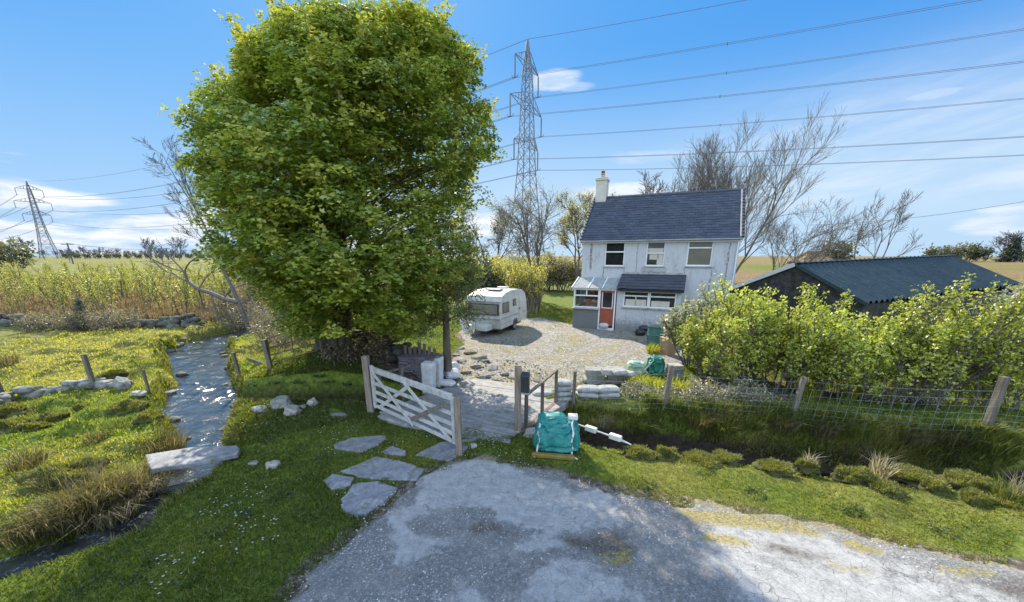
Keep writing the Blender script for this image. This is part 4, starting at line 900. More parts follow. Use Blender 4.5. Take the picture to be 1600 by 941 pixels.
# ------------------------------------------------------------------ pylons and lines
def pylon(base, az, Ht, label, cap):
    t = empty('lattice_pylon', base, az, label, 'pylon')
    k = Ht / 50.0
    prof_ = [(0, 4.2), (9, 3.0), (17, 2.1), (25, 1.55), (33, 1.25), (41, .95), (45, .7), (50, .05)]
    lv = [0, 5, 9.5, 13.5, 17, 20, 22.7, 25.3, 27.8, 30.2, 32.5, 34.7, 36.8, 38.8, 40.7, 42.5, 44.2, 46, 48]
    wd = lambda z: np.interp(z, [p[0] for p in prof_], [p[1] for p in prof_])
    mb = MB(); q = .11 * k * cap
    def c4(z): w = wd(z) * k; return [(-w, -w, z * k), (w, -w, z * k), (w, w, z * k), (-w, w, z * k)]
    for i, a in enumerate(lv):
        b = lv[i + 1] if i + 1 < len(lv) else 50
        A_, B_ = c4(a), c4(b)
        for j in range(4):
            mb.beam(A_[j], B_[j], q * 1.7, q * 1.7)
            if b < 50: mb.beam(A_[j], B_[(j + 1) % 4], q * .8, q * .8); mb.beam(A_[(j + 1) % 4], B_[j], q * .8, q * .8)
            if i in (1, 2, 4, 6, 9, 12, 15, 16): mb.beam(A_[j], A_[(j + 1) % 4], q * .9, q * .9)
    mb.build('mast', M['pylon'], t)
    att = []
    for z, hw in ((29, 6.4), (37, 8.2), (45, 6.0)):
        for s in (-1, 1):
            am = MB(); w = wd(z) * k; tip = (s * hw * k, 0, z * k)
            for yy in (-w, w):
                am.beam((s * w, yy, z * k), tip, q, q); am.beam((s * wd(z + 2.6) * k, yy * .8, (z + 2.6) * k), tip, q, q)
                for f in (.3, .6): am.beam((s * (w + (hw * k - w) * f), yy * (1 - f), z * k), (s * (w + (hw * k - w) * f * .8), yy * (1 - f), (z + 2.6 * (1 - f)) * k), q * .7, q * .7)
            am.build('cross_arm', M['pylon'], t)
            ins = MB(); ln_ = 4.3 * k
            ins.tube([(tip[0], 0, tip[2] - .2 * k), (tip[0], 0, tip[2] - ln_)], .16 * k, 7); ins.beam((tip[0], -.55 * k, tip[2] - ln_), (tip[0], .55 * k, tip[2] - ln_), .12 * k, .12 * k)
            ins.tube([(tip[0], -.5 * k, tip[2] - ln_ + .0), (tip[0], -.8 * k, tip[2] - ln_ + .5 * k)], .06 * k, 5); ins.tube([(tip[0], .5 * k, tip[2] - ln_), (tip[0], .8 * k, tip[2] - ln_ + .5 * k)], .06 * k, 5)
            ins.build('insulator', M['glassins'], t)
            c_, s_ = math.cos(az), math.sin(az)
            att.append((base[0] + c_ * tip[0], base[1] + s_ * tip[0], base[2] + tip[2] - ln_))
    top = (base[0], base[1], base[2] + Ht)
    return att, top
pm = AtY(822, 330, 101); pmb = (pm[0], pm[1], Hs(pm[0], pm[1]))
q_ = AtY(62, 350, 262); plb = (q_[0], q_[1], Hs(q_[0], q_[1]))
aM, tM = pylon(pmb, R(62), 50.6, 'tall lattice pylon rising above the bare trees behind the caravan', 1)
aL, tL = pylon(plb, R(62), 47.5, 'distant lattice pylon standing over the young willow plantation', 1.7)
ldir = Vector((plb[0] - pmb[0], plb[1] - pmb[1], 0)); sp = ldir.length; ldir.normalize()
rdir = Vector((math.cos(R(-28)), math.sin(R(-28)), 0))
def span(a, b, sag, n=40): return [tuple(Vector(a).lerp(Vector(b), i / n) - Vector((0, 0, 4 * sag * (i / n) * (1 - i / n)))) for i in range(n + 1)]
def line(a, b, sag, r, twin, label, group, dampers=()):
    sd = (Vector(b) - Vector(a)).cross(Vector((0, 0, 1))).normalized() * (.27 if twin else 0); mb = MB()
    for s in ((-1, 1) if twin else (0,)): mb.tube([tuple(Vector(p) + sd * s) for p in span(a, b, sag)], r, 4)
    for t in dampers: p_ = Vector(a).lerp(Vector(b), t) - Vector((0, 0, 4 * sag * t * (1 - t))); mb.beam(tuple(p_ - sd), tuple(p_ + sd), .1, .35)
    return tag(mb.build('power_line', M['wire']), label, 'power line', group)
lev_n = ['lowest', 'middle', 'topmost']
RT = [Vector(p) + rdir * 340 + Vector((0, 0, 1)) for p in aM]
for i, p_ in enumerate(aM):
    side = 'nearer' if i % 2 == 0 else 'farther'
    line(p_, RT[i], (8.0, 7.4, 6.4)[i // 2], .028, True, f'twin conductor from the {lev_n[i // 2]} arm of the tall pylon, {side} circuit over the cottage', 'conductors over the cottage', (.12, .3))
    line(p_, aL[i], 9, .045, True, f'twin conductor from the {lev_n[i // 2]} arms strung between both pylons, {side} circuit', 'conductors between the pylons')
    e = Vector(aL[i]) + ldir * 330
    line(aL[i], e, 9, .06, True, f'conductor leaving the distant pylon away from the tree, {lev_n[i // 2]} arm, {side} circuit', 'conductors beyond the distant pylon')
line(tM, Vector(tM) + rdir * 340, 8, .04, False, 'thin single earth wire from the peak of the tall pylon over the cottage', 'earth wires')
line(tM, tL, 8, .05, False, 'thin single earth wire strung between the peaks of both pylons', 'earth wires')
# small poles far off
def pole_h(px, Y, top_py, kind, label):
    b = AtY(px, 404, Y); z0 = Hs(b[0], b[1]); ht = AtY(px, top_py, Y)[2] - z0
    mb = MB()
    if kind == 'H':
        for s in (-1, 1): mb.tube([(b[0] + s * 1.6, b[1], z0), (b[0] + s * 1.6, b[1], z0 + ht)], .28, 6)
        mb.beam((b[0] - 3.2, b[1], z0 + ht - .3), (b[0] + 3.2, b[1], z0 + ht - .3), .35, .35)
    else:
        mb.tube([(b[0], b[1], z0), (b[0], b[1], z0 + ht)], .2, 6); mb.beam((b[0] - 2.2, b[1], z0 + ht - .4), (b[0] + 2.2, b[1], z0 + ht - .4), .25, .25)
    tag(mb.build('utility_pole', M['twigfar']), label, 'pole')
    return (b[0], b[1], z0 + ht)
a = pole_h(258, 190, 388, 'H', 'distant twin legged wooden pole on the field skyline'); b = pole_h(112, 140, 380, 'T', 'distant single wooden pole with cross bar beside the far pylon')
tag(MB().tube(span(b, a, 1.2, 16), .07, 4).tube(span(b, Vector(b) + Vector((-120, -20, 2)), 1.2, 12), .07, 4).build('service_wire', M['wire']), 'thin service wire between the distant wooden poles', 'wire')
a = AtY(1262, 352, 60); b = AtY(1700, 296, 48); tag(MB().tube(span(a, b, .8, 16), .03, 4).build('service_wire', M['wire']), 'thin single service wire above the shed beside the small bare tree', 'wire')
# ------------------------------------------------------------------ gate, posts, bridge
def post(name, px, py, top_py, w, mat, label, lean=(0, 0), cat='post', group=None, d=None, bury=.25):
    b = on(px, py); tp = AtY(px, top_py, b[1]); h = tp[2] - b[2]
    o = empty(name, tuple(b), 0, label, cat, group) if False else None
    mb = MB().beam((0, 0, -bury), (lean[0] * h, lean[1] * h, h), w, d or w, (0, 1, 0))
    ob = mb.build(name, mat, None, tuple(b), bevel=.012); tag(ob, label, cat, group); return ob, b, h
gpl, bl, hl = post('gate_post', 580, 645, 556, .15, M['timber'], 'thick pale timber post at the hinged end of the bare wooden gate')
gpr, br_, hr = post('gate_post', 718, 712, 620, .12, M['timber'], 'brown timber post at the free end of the open wooden gate', (0, 0))
gpm, bm_, hm = post('gate_post', 809, 676, 573, .15, M['timber'], 'timber gate post carrying the black letter box by the slab bridge')
g0 = Vector((bl[0] + .13, bl[1] - .06, 0)); g1 = Vector((br_[0] - .07, br_[1] + .1, 0)); gd = (g1 - g0); GLn = gd.length; ga = math.atan2(gd.y, gd.x)
gate = empty('field_gate', (g0.x, g0.y, 0), ga, 'bare wooden five bar gate standing open towards the broken drive', 'gate')
GZ0, GZ1 = .2, 1.2
MB().box((0, -.03, GZ0 - .02), (.09, .03, GZ1 + .1)).build('hanging_stile', M['gatewood'], gate, bevel=.006)
MB().box((GLn - .09, -.03, GZ0), (GLn, .03, GZ1 + .02)).build('shutting_stile', M['gatewood'], gate, bevel=.006)
MB().box((.09, -.035, GZ1 - .06), (GLn - .09, .035, GZ1 + .07)).build('top_rail', M['gatewood'], gate, bevel=.006)
for z in (.24, .42, .62, .85): MB().box((.06, -.018, z - .042), (GLn - .06, .016, z + .042)).build('rail', M['gatewood'], gate, bevel=.005)
for p0, p1, yy in (((.05, GZ1 - .02), (1.7, .2), -.034), ((GLn * .47, GZ1 - .03), (GLn - .1, .24), -.036), ((.2, .22), (1.55, GZ1 - .1), .032)):
    MB().beam((p0[0], yy, p0[1]), (p1[0], yy, p1[1]), .022, .085).build('brace', M['gatewood'], gate, bevel=.004)
MB().beam((GLn * .53, -.062, .34), (GLn - .2, -.058, 1.06), .02, .09).build('brace', M['old_timber'], gate, bevel=.004)
for z_, e_ in ((.3, .2), (1.12, .35)): MB().tube([(-.06, 0, z_), (e_, 0, z_)], .016, 6).build('hinge', M['rust'], gate)
# letter box
lb = empty('letter_box', (bm_[0] + .08, bm_[1] - .02, 1.02), R(-8), 'black metal letter box fixed to the timber gate post', 'letter box')
MB().extrude([(-.13, 0), (.13, 0), (.13, .38), (0, .45), (-.13, .38)], 'x', .0, .17).build('box', M['black'], lb, bevel=.01)
MB().box((.172, -.1, .3), (.182, .1, .34)).build('slot_flap', M['steel'], lb); MB().box((.02, -.15, -.03), (.19, .15, -.002)).build('rim', M['steel'], lb)
# deck of big slabs over the ditch
bx = Vector((DECK[1][0] - DECK[0][0], DECK[1][1] - DECK[0][1], 0)).normalized(); by = Vector((-bx.y, bx.x, 0)); bo = Vector((DECK[0][0], DECK[0][1], 0))
brg = empty('slab_bridge', (bo.x, bo.y, 0), math.atan2(bx.y, bx.x), 'grey slab bridge crossing the ditch behind the wooden gate', 'bridge')
inv = lambda p: ((Vector((p[0], p[1], 0)) - bo).dot(bx), (Vector((p[0], p[1], 0)) - bo).dot(by))
M['decking'] = vary('bridge slab', [(.14, .137, .134), (.25, .245, .24), (.36, .355, .345)], 3, .75, .35, stretch=(1, 3, 1), moss=.5)
uvp = [inv(p) for p in DECK]; U0, U1 = -.05, max(p[0] for p in uvp[:2]) + .05
yv = -.05; kk = 0; mbs = []
skew = (uvp[2][0] - uvp[1][0]) / max(.1, uvp[2][1])
while yv < 2.75:
    wv_ = .55 + .25 * random.random(); cuts = [U0, U0 + (U1 - U0) * random.uniform(.35, .65), U1]
    for a, b in zip(cuts[:-1], cuts[1:]):
        s0_, s1_ = yv * .28, (yv + wv_) * .28; jz = random.uniform(-.006, .006)
        mbs.append([(a + s0_ + .006, yv + .006), (b + s0_ - .006, yv + .006), (b + s1_ - .006, yv + wv_ - .006), (a + s1_ + .006, yv + wv_ - .006), jz])
    yv += wv_
mb = MB()
for q in mbs: mb.prism(q[:4], -.12, .07 + q[4])
mb.build('deck', M['decking'], brg, bevel=.012)
def railing(p, q, hts, label, n_up, h=.95):
    r = empty('handrail', (p[0], p[1], 0), math.atan2(q[1] - p[1], q[0] - p[0]), label, 'handrail'); ln_ = math.hypot(q[0] - p[0], q[1] - p[1])
    MB().beam((-.03, 0, hts[0]), (ln_ + .03, 0, hts[1]), .07, .05).build('rail', M['old_timber'], r, bevel=.005)
    for k in range(n_up): t = (k + .5 * (n_up == 1)) / max(1, n_up - 1); MB().beam((ln_ * t, 0, -.3), (ln_ * t, 0, hts[0] + (hts[1] - hts[0]) * t - .02), .07, .07, (0, 1, 0)).build('upright', M['old_timber'], r, bevel=.005)
    return r, ln_
pR0, pR1 = G(822, 672, 0), G(868, 632, 0)
r_, l_ = railing(pR0, pR1, (.86, .98), 'rusty handrail along the bridge side facing the teal bundle', 3)
MB().box((-.25, -.05, -.16), (l_ + .2, .05, -.11)).box((-.25, -.012, -.109), (l_ + .2, .012, .03)).box((-.25, -.05, .031), (l_ + .2, .05, .075)).build('side_beam', M['rust'], r_)
pL0, pL1 = G(597, 632, 0), G(690, 604, 0)
r_, l_ = railing(pL0, pL1, (.86, .95), 'worn timber handrail on the bridge side under the big tree', 4)
# slabs of the threshold
def slab_poly(name, poly, z0, z1, mat, label, cat, group=None, bevel=.012):
    cx = sum(p[0] for p in poly) / len(poly); cy = sum(p[1] for p in poly) / len(poly)
    P = []
    for k in range(len(poly)):
        a, b = poly[k], poly[(k + 1) % len(poly)]
        for t in (0, .33, .66): P.append((a[0] + (b[0] - a[0]) * t - cx + random.gauss(0, .012), a[1] + (b[1] - a[1]) * t - cy + random.gauss(0, .012)))
    o = MB().prism(P, z0, z1).build(name, mat, None, (cx, cy, 0), bevel=bevel); return tag(o, label, cat, group)
slab_poly('stone_slab', gp([(590, 652), (602, 645), (760, 672), (800, 684), (796, 694), (720, 684), (640, 668)]), -.1, .035, M['decking'], 'long pale stone slab lying across the ditch edge under the gate', 'slab')
FLAB = {'large': 'large grey flagstone in the grass left of the open gate', 'small': 'small narrow flagstone in grass between two larger flags and the gate', 'broad': 'broad flagstone lying under the free end of the gate', 'wide': 'widest grey flagstone touching the corner of the broken drive', 'tiny': 'smallest pointed flagstone beside the wide one', 'square': 'squarish flagstone nearest the gravel edge of the drive', 'sunk': 'half sunk flagstone close by the boulders'}
FLAB['large'] = 'large grey flagstone in the grass between the gate and the daisies'
for n_, P in FL: slab_poly('flagstone', P, -.08, .028 + Hs(*P[0]) * .3, M['slate'], FLAB[n_], 'flagstone', 'flagstones set in the grass')
# slab over the stream
slab_poly('stone_footbridge', SLABF, -.0, .1, M['slate'], 'long flat stone slab spanning the stream as a footbridge', 'footbridge', None, .02)
# boulders
for k, (px, py, sx_, mat, lab) in enumerate([(441, 637, (.24, .17, .17), 'stone', 'tallest grey boulder leaning behind the round pale one'), (458, 647, (.2, .15, .13), 'pale_stone', 'round pale boulder in front of the grey one at the ditch'), (406, 643, (.16, .11, .08), 'stone', 'low grey boulder at the stream end of the boulder row'), (489, 633, (.12, .1, .1), 'pale_stone', 'small upright pale boulder at the gate end of the boulder row'), (474, 638, (.09, .07, .05), 'stone', 'smallest flat stone wedged among the boulders by the ditch'), (427, 732, (.11, .08, .08), 'pale_stone', 'single white stone lying on the daisy lawn'), (396, 726, (.1, .07, .03), 'stone', 'flat bluish stone sunk in the lawn by the footbridge'), (192, 608, (.22, .15, .2), 'stone', 'blocky boulder beside the end of the ruined wall'), (218, 617, (.16, .12, .06), 'pale_stone', 'flat white stone at the foot of the thin stake'), (300, 604, (.2, .14, .09), 'mossstone', 'dark wet stone at the stream edge, upstream'), (278, 628, (.26, .16, .1), 'stone', 'broad grey rock on the stream edge, lower one'), (832, 681, (.2, .12, .09), 'pale_stone', 'pale stone under the bridge beam beside the teal bundle'), (740, 700, (.06, .05, .05), 'pale_stone', 'tiny white stone at the foot of the free gate post')]):
    b = on(px, py); sx_ = tuple(q * 1.25 for q in sx_); o = link('boulder', rock_mesh('boulder', sx_, k + 3, 4), M[mat], None, (b[0], b[1], b[2] + sx_[2] * .45)); o.rotation_euler = (0, random.uniform(-.2, .2), random.uniform(-.6, .6)); tag(o, lab, 'boulder', 'loose boulders')
for k in range(20):                                       # wet stones along the stream edges
    q = STREAM[3 + k % 9]; q2 = STREAM[4 + k % 9]; t = random.random(); sd_ = random.choice((-1, 1)); w_ = q[2] + (q2[2] - q[2]) * t + random.uniform(.1, .35)
    x_ = q[0] + (q2[0] - q[0]) * t + sd_ * w_; y_ = q[1] + (q2[1] - q[1]) * t; s_ = random.uniform(.07, .2)
    o = link('boulder', rock_mesh('boulder', (s_ * 1.3, s_, s_ * .6), 60 + k, 3), M['mossstone' if k % 3 else 'stone'], None, (x_, y_, max(ZW, Hs(x_, y_)) + s_ * .1)); o.rotation_euler = (0, 0, random.random() * 3); tag(o, 'dark wet stone lying along the edge of the stream', 'boulder', 'wet stones along the stream')
# walls of stone
def stone_wall(name, pts, h, thick, n, mat, label, size=.17):
    mb = MB(); Ls = [0]
    for a, b in zip(pts[:-1], pts[1:]): Ls.append(Ls[-1] + math.hypot(b[0] - a[0], b[1] - a[1]))
    rr = random.Random(len(pts) * 7 + n)
    for k in range(n):
        s = rr.random() * Ls[-1]; x = float(np.interp(s, Ls, [p[0] for p in pts])); y = float(np.interp(s, Ls, [p[1] for p in pts])); hh = h * (.7 + .3 * math.sin(s * 1.3) * rr.random())
        u = rr.random(); sz = size * rr.uniform(.6, 1.5) * (1.15 - .4 * u)
        off = rr.uniform(-1, 1) * thick * .5 * (1 - .4 * u)
        rocks_into(mb, (x + off * .3, y + off, Hs(x, y) + u * hh), (sz * 1.25, sz * .9, sz * .62), k * 1.7 + n, rr.uniform(-.3, .3))
    return tag(mb.build(name, mat, smooth=True), label, 'wall')
w0 = [(-34, 20.6), (-29, 20.6), (-24.5, 20.8), (-21, 20.9), (-17.6, 21.2)]
stone_wall('stone_wall', w0, .75, .6, 420, M['mossstone'], 'long mossy dry stone wall before the young willows', .24)
w1 = [tuple(on(px, py)[:2]) for px, py in [(-40, 640), (0, 628), (60, 618), (130, 606), (205, 604)]]
stone_wall('stone_wall', w1, .32, .45, 60, M['stone'], 'low ruined wall of loose grey stones on the grassy bank', .17)
w2 = [tuple(G(px, py, .9)[:2] * [1, 1]) for px, py in [(476, 545), (500, 552)]]
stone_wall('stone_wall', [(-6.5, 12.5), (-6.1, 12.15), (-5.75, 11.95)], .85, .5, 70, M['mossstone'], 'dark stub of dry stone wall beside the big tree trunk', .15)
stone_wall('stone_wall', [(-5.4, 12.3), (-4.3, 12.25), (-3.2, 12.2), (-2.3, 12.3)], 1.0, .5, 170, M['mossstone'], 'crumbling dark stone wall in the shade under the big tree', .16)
# stack of purple slates with pallet boards
M['purple'] = vary('purple slate', [(.07, .06, .085), (.15, .135, .17), (.24, .22, .26)], 4, .75, .4)
ps = empty('slate_stack', (-2.95, 11.75, 0), R(-6), 'stack of purple slates under the tree behind the timber handrail', 'slate stack')
mb = MB(); z = .0
while z < .82:
    t = random.uniform(.03, .07); x = -.62
    while x < .6: w_ = random.uniform(.18, .34); mb.box((x, -.3 + random.uniform(-.04, .04), z), (x + w_ - .012, .3, z + t - .006)); x += w_
    z += t
mb.build('slates', M['purple'], ps, bevel=.004)
mb = MB()
for k in range(7): mb.box((-.55 + k * .16, .02, .83), (-.45 + k * .16, .05, 1.15 + random.uniform(-.1, .1)))
mb.build('pickets', M['old_timber'], ps)
# sacks near the bridge
def sack(px, py, z, size, rz, label, mat='wplastic', tilt=0, seed=1, group='white sacks by the bridge', name='sack'):
    p = G(px, py, z); o = link(name, pillow_mesh(name, size, seed), M[mat], None, (p[0], p[1], z + size[2] * .9)); o.rotation_euler = (tilt, 0, rz); return tag(o, label, 'sack', group)
def bulk(px, py, w_, d_, h, label, seed):
    p = G(px, py, 0); bm = bmesh.new(); bmesh.ops.create_cube(bm, size=1); bmesh.ops.subdivide_edges(bm, edges=bm.edges[:], cuts=9, use_grid_fill=True)
    for v in bm.verts:
        c = v.co.copy(); n = mnoise.noise(Vector((c.x * 3 + seed, c.y * 3, c.z * 4))) * .07; k = 1 + n - .12 * (abs(c.x * 2)**6 + abs(c.y * 2)**6) * .5 + .05 * math.sin(c.z * 5)
        v.co = Vector((c.x * w_ * k, c.y * d_ * k, (c.z + .5) * h * (1 + n * .5)))
    me = bpy.data.meshes.new('woven_bag'); bm.to_mesh(me); bm.free(); o = link('woven_bag', me, M['wplastic'], None, (p[0], p[1], .03), True); o.rotation_euler = (0, .03, -.25); return tag(o, label, 'woven bag', 'white sacks by the bridge')
bulk(671, 616, .36, .3, .95, 'tall white woven bag standing behind the timber handrail', 2); bulk(686, 605, .22, .3, .92, 'narrow white woven bag by the slim tree trunk', 5)
sack(697, 603, .05, (.3, .16, .1), -.2, 'plump white plastic sack lying on the bridge deck', seed=3)
sack(707, 590, .08, (.26, .2, .14), .5, 'pale sack slumped against the slim trunk, lower of two', tilt=.5, seed=5); sack(709, 580, .2, (.22, .18, .14), .9, 'pale sack slumped against the slim trunk, upper of two', tilt=.7, seed=6)
# sandbags
SB = []
sbm = [pillow_mesh('sandbag', (.3, .19, .088), 11 + k) for k in range(4)]
stacks = [((881, 630), 4, .24, 'pile beside the rusty handrail'), ((919, 632), 3, .32, 'middle pile behind the short fence stake'), ((951, 632), 3, .32, 'pile next to the wire fence end'), ((850, 622), 1, .3, 'pair lying flat on the bridge deck')]
for (px, py), n_, sx_, where in stacks:
    for k in range(n_):
        p = G(px, py, 0); o = link('sandbag', sbm[(k + px) % 4], None, None, (p[0] + random.uniform(-.03, .03), p[1] + .12 + .02 * k, .1 + k * .145)); o.scale = (sx_ / .3, 1, 1); o.rotation_euler = (0, random.uniform(-.05, .05), random.uniform(-.15, .15))
        nm = ['bottom', 'second', 'third', 'top'][k] if k < n_ - 1 else 'top'
        tag(o, f'white sandbag, {nm} one of the {where}' if n_ > 1 else 'single white sandbag lying flat at the deck edge by the rail', 'sandbag', 'white sandbags by the bridge')
for me_ in sbm: me_.materials.append(M['sandbag'])
# paving stacks
M['paving'] = vary('grey paving', [(.15, .15, .145), (.26, .26, .245), (.36, .36, .34)], 4, .85, .4, moss=.4)
pvm = [MB().box((-.3, -.22, -.05), (.3, .22, .05)) for _ in range(1)]
for (px, where) in ((929, 'stack nearer the handrail'), (962, 'stack nearer the green tarpaulin')):
    p = G(px, 603, 0)
    for k in range(5):
        o = pvm[0].build('paving_slab', M['paving'], None, (p[0] + random.uniform(-.05, .05), p[1] + .2 + random.uniform(-.04, .04), .05 + k * .102), bevel=.01); o.rotation_euler = (0, 0, random.uniform(-.12, .1) - .05); o.scale = (random.uniform(.88, 1.08), 1, 1)
        tag(o, f'grey paving slab, {["bottom", "second", "third", "fourth", "top"][k]} one of the {where}', 'paving slab', 'stacked grey paving slabs')
p = G(947, 583, .55); o = MB().box((-.13, -.15, -.07), (.13, .15, .07)).build('concrete_block', M['paving'], None, (p[0], p[1], .61), bevel=.012); tag(o, 'dark concrete block on top of the paving stacks', 'block')
sack(966, 585, .52, (.24, .22, .09), .2, 'pale paper sack lying on top of the paving stacks', 'sandbag', seed=9, group='pale sacks on the paving'); sack(981, 588, .42, (.15, .2, .09), .9, 'crumpled pale sack against the end of the paving stacks', 'sandbag', seed=13, group='pale sacks on the paving')
p = G(1054, 592, 0); ob = empty('block_plinth', (p[0], p[1] + .1, 0), .1, 'short stack of pale blocks beside the leaning fence post', 'block stack')
for k in range(3): MB().box((-.24 + .03 * k, -.2, .02 + k * .15), (.26 - .02 * k, .2, .02 + k * .15 + .144)).build('block', M['paving'] if k < 2 else M['concrete'], ob, bevel=.012)
# green tarpaulin heap
M['tarp'] = vary('dark green tarpaulin', [(.01, .1, .075), (.02, .19, .14), (.06, .3, .24)], 3, .35, .5, bscale=9, dist=.05, spec=.5)
M['teal'] = vary('teal tarpaulin', [(.005, .1, .095), (.015, .19, .175), (.05, .27, .25)], 3, .42, .8, bscale=6, dist=.06, spec=.45)
M['yellowbase'] = vary('yellow brown base', [(.14, .1, .02), (.22, .17, .05)], 4, .6, .2)
M['palegreen'] = vary('pale green sheet', [(.12, .26, .2), (.25, .38, .31), (.4, .5, .44)], 3, .5, .4, bscale=9, dist=.04)
def cloth_lump(name, size, seed, mat, parent, loc, amp=.16, rz=0, boxy=.45):
    bm = bmesh.new(); bmesh.ops.create_icosphere(bm, subdivisions=5, radius=1); off = Vector((seed * 1.7, seed, seed * 3.1))
    for v in bm.verts:
        c = v.co.copy(); e = boxy; s = lambda a: math.copysign(abs(a)**e, a)
        c2 = Vector((s(c.x), s(c.y), s(c.z))); rid = abs(mnoise.noise(c * 2.1 + off)) ; rid2 = abs(mnoise.noise(Vector((c.x * 6, c.y * 6, c.z * 2.2)) + off))
        k = 1 - amp * rid * 1.3 - amp * .5 * rid2; top = .5 + .5 * c2.z
        taper = 1 - .16 * top
        v.co = Vector((c2.x * size[0] * k * taper, c2.y * size[1] * k * taper, (c2.z * (1 - .25 * amp * rid * 4) + 1) * size[2] * .5))
    me = bpy.data.meshes.new(name); bm.to_mesh(me); bm.free(); o = link(name, me, mat, parent, loc, True); o.rotation_euler = (0, 0, rz); return o
p = G(1010, 588, 0); th = empty('tarpaulin_heap', (p[0] + .1, p[1] + .3, 0), -.1, 'dark green tarpaulin heap with a flat pale sheet beside the slabs', 'tarpaulin')
cloth_lump('tarpaulin', (.32, .3, .62), 3, M['tarp'], th, (.28, 0, 0), .42); cloth_lump('pale_sheet', (.36, .3, .42), 7, M['palegreen'], th, (-.35, .05, 0), .25)
MB().tube([(-.28, -.35, .05), (.12, -.3, .55), (.16, -.1, .72)], .016, 6).build('cord', M['palegreen'], th)
# teal bundle by the bridge
p = on(872, 716); tb = empty('strapped_bundle', (p[0], p[1] + .3, p[2]), R(-6), 'teal tarpaulin bundle tied with white webbing straps on the verge', 'bundle')
cloth_lump('tarpaulin', (.53, .38, .62), 12, M['teal'], tb, (0, .05, .04), .3, boxy=.46)
cloth_lump('top_fold', (.36, .26, .3), 15, M['teal'], tb, (-.1, .12, .46), .22, boxy=.6)
mb = MB(); mb.prism([(-.5, -.36), (.34, -.42), (.34, -.3), (-.48, -.26)], .0, .09); mb.build('base_board', M['yellowbase'], tb, bevel=.02)
from mathutils.bvhtree import BVHTree
_tv = [(v.co.x, v.co.y + .05, v.co.z + .04) for o_ in tb.children if o_.name.startswith('tarpaulin') for v in o_.data.vertices]; _tf = [tuple(p_.vertices) for o_ in tb.children if o_.name.startswith('tarpaulin') for p_ in o_.data.polygons]
bvh = BVHTree.FromPolygons(_tv, _tf)
for s in (-.36, .3):
    pts = []
    for k in range(15):
        a_ = R(70 + 128 * k / 14); c_ = Vector((s * (1 + .05 * math.sin(k)), .05, .28)); dv_ = Vector((0, math.cos(a_), math.sin(a_)))
        hit = bvh.ray_cast(c_ + dv_ * 2, -dv_)[0]
        if hit: pts.append(tuple(hit + dv_ * .008))
    mb = MB()
    for a, b in zip(pts[:-1], pts[1:]): mb.beam(a, b, .034, .008)
    e_ = pts[-1]; mb.beam(e_, (e_[0] - .02, e_[1] - .05, .03), .034, .008); mb.beam((e_[0] - .02, e_[1] - .05, .03), (e_[0] + (-.07 if s < 0 else .09), e_[1] - .17, .02), .045, .01); mb.build('strap', M['wplastic'], tb)
MB().box((.22, .12, .62), (.42, .28, .72)).build('buckle_block', M['fasciaw'], tb, bevel=.02)
a, b = G(906, 672, .1), G(982, 705, .0); fp = empty('float_pole', (a[0], a[1], a[2]), math.atan2(b[1] - a[1], b[0] - a[0]), 'pale pole with two white blocks lying from the teal bundle', 'pole'); ln_ = math.hypot(b[0] - a[0], b[1] - a[1])
MB().tube([(-.15, 0, .12), (ln_ * .75, 0, .1)], .02, 8).tube([(ln_ * .75, 0, .1), (ln_ + .05, 0, .06)], [.035, .012], 8).build('shaft', M['gatewood'], fp)
for t in (.12, .62): MB().box((ln_ * t, -.05, .05), (ln_ * t + .27, .06, .17)).build('block', M['fasciaw'], fp, bevel=.02)
# barrel, pot, black bags
p = G(1021, 540, 0); ba = empty('water_butt', (p[0], p[1], 0), .2, 'dark teal plastic barrel standing open near the cottage', 'barrel'); M['barrel'] = vary('teal plastic', [(.03, .11, .1), (.06, .18, .16)], 3, .45, .1)
MB().tube([(0, 0, 0), (0, 0, .1), (0, 0, .45), (0, 0, .5), (0, 0, .55), (0, 0, .86)], [.29, .3, .32, .34, .32, .3], 24).build('drum', M['barrel'], ba, bevel=.01); MB().tube([(0, 0, .86), (0, 0, .9)], [.33, .33], 24).build('rim', M['barrel'], ba); MB().tube([(0, 0, .9), (0, 0, .905)], [.28, .28], 24).build('opening', M['black'], ba)
MB().box((.05, -.335, .55), (.2, -.32, .6)).build('sticker', M['wplastic'], ba)
p = G(1043, 554, 0); tp = empty('plant_pot', (p[0], p[1], 0), .3, 'tall tan square pot with a dry plant beside the barrel', 'plant pot')
mb = MB(); mb.add([(-.2, -.2, 0), (.2, -.2, 0), (.2, .2, 0), (-.2, .2, 0), (-.27, -.27, .72), (.27, -.27, .72), (.27, .27, .72), (-.27, .27, .72)], [(3, 2, 1, 0), (4, 5, 6, 7), (0, 1, 5, 4), (1, 2, 6, 5), (2, 3, 7, 6), (3, 0, 4, 7)]); mb.build('pot', M['terracotta'], tp, bevel=.02)
lb_ = Limbs(5)
for k in range(14): lb_.grow((random.uniform(-.15, .15), random.uniform(-.15, .15), .7), (random.gauss(0, .7), random.gauss(0, .7), 1), random.uniform(.2, .45), .01, 1, (4,), .8, .0, .25)
link('dry_stems', lb_.mesh('dry_stems', 4), M['twig'], tp)
for k, (px, py, s, lab) in enumerate([(1000, 524, (.24, .2, .16), 'lower black bin bag heaped near the barrel'), (1007, 517, (.3, .22, .14), 'upper black bin bag with pale sheen near the barrel')]):
    sack(px, py, .02 + .18 * k, s, .3 - .5 * k, lab, 'black', seed=20 + k, group='black bags by the cottage', name='bin_bag')
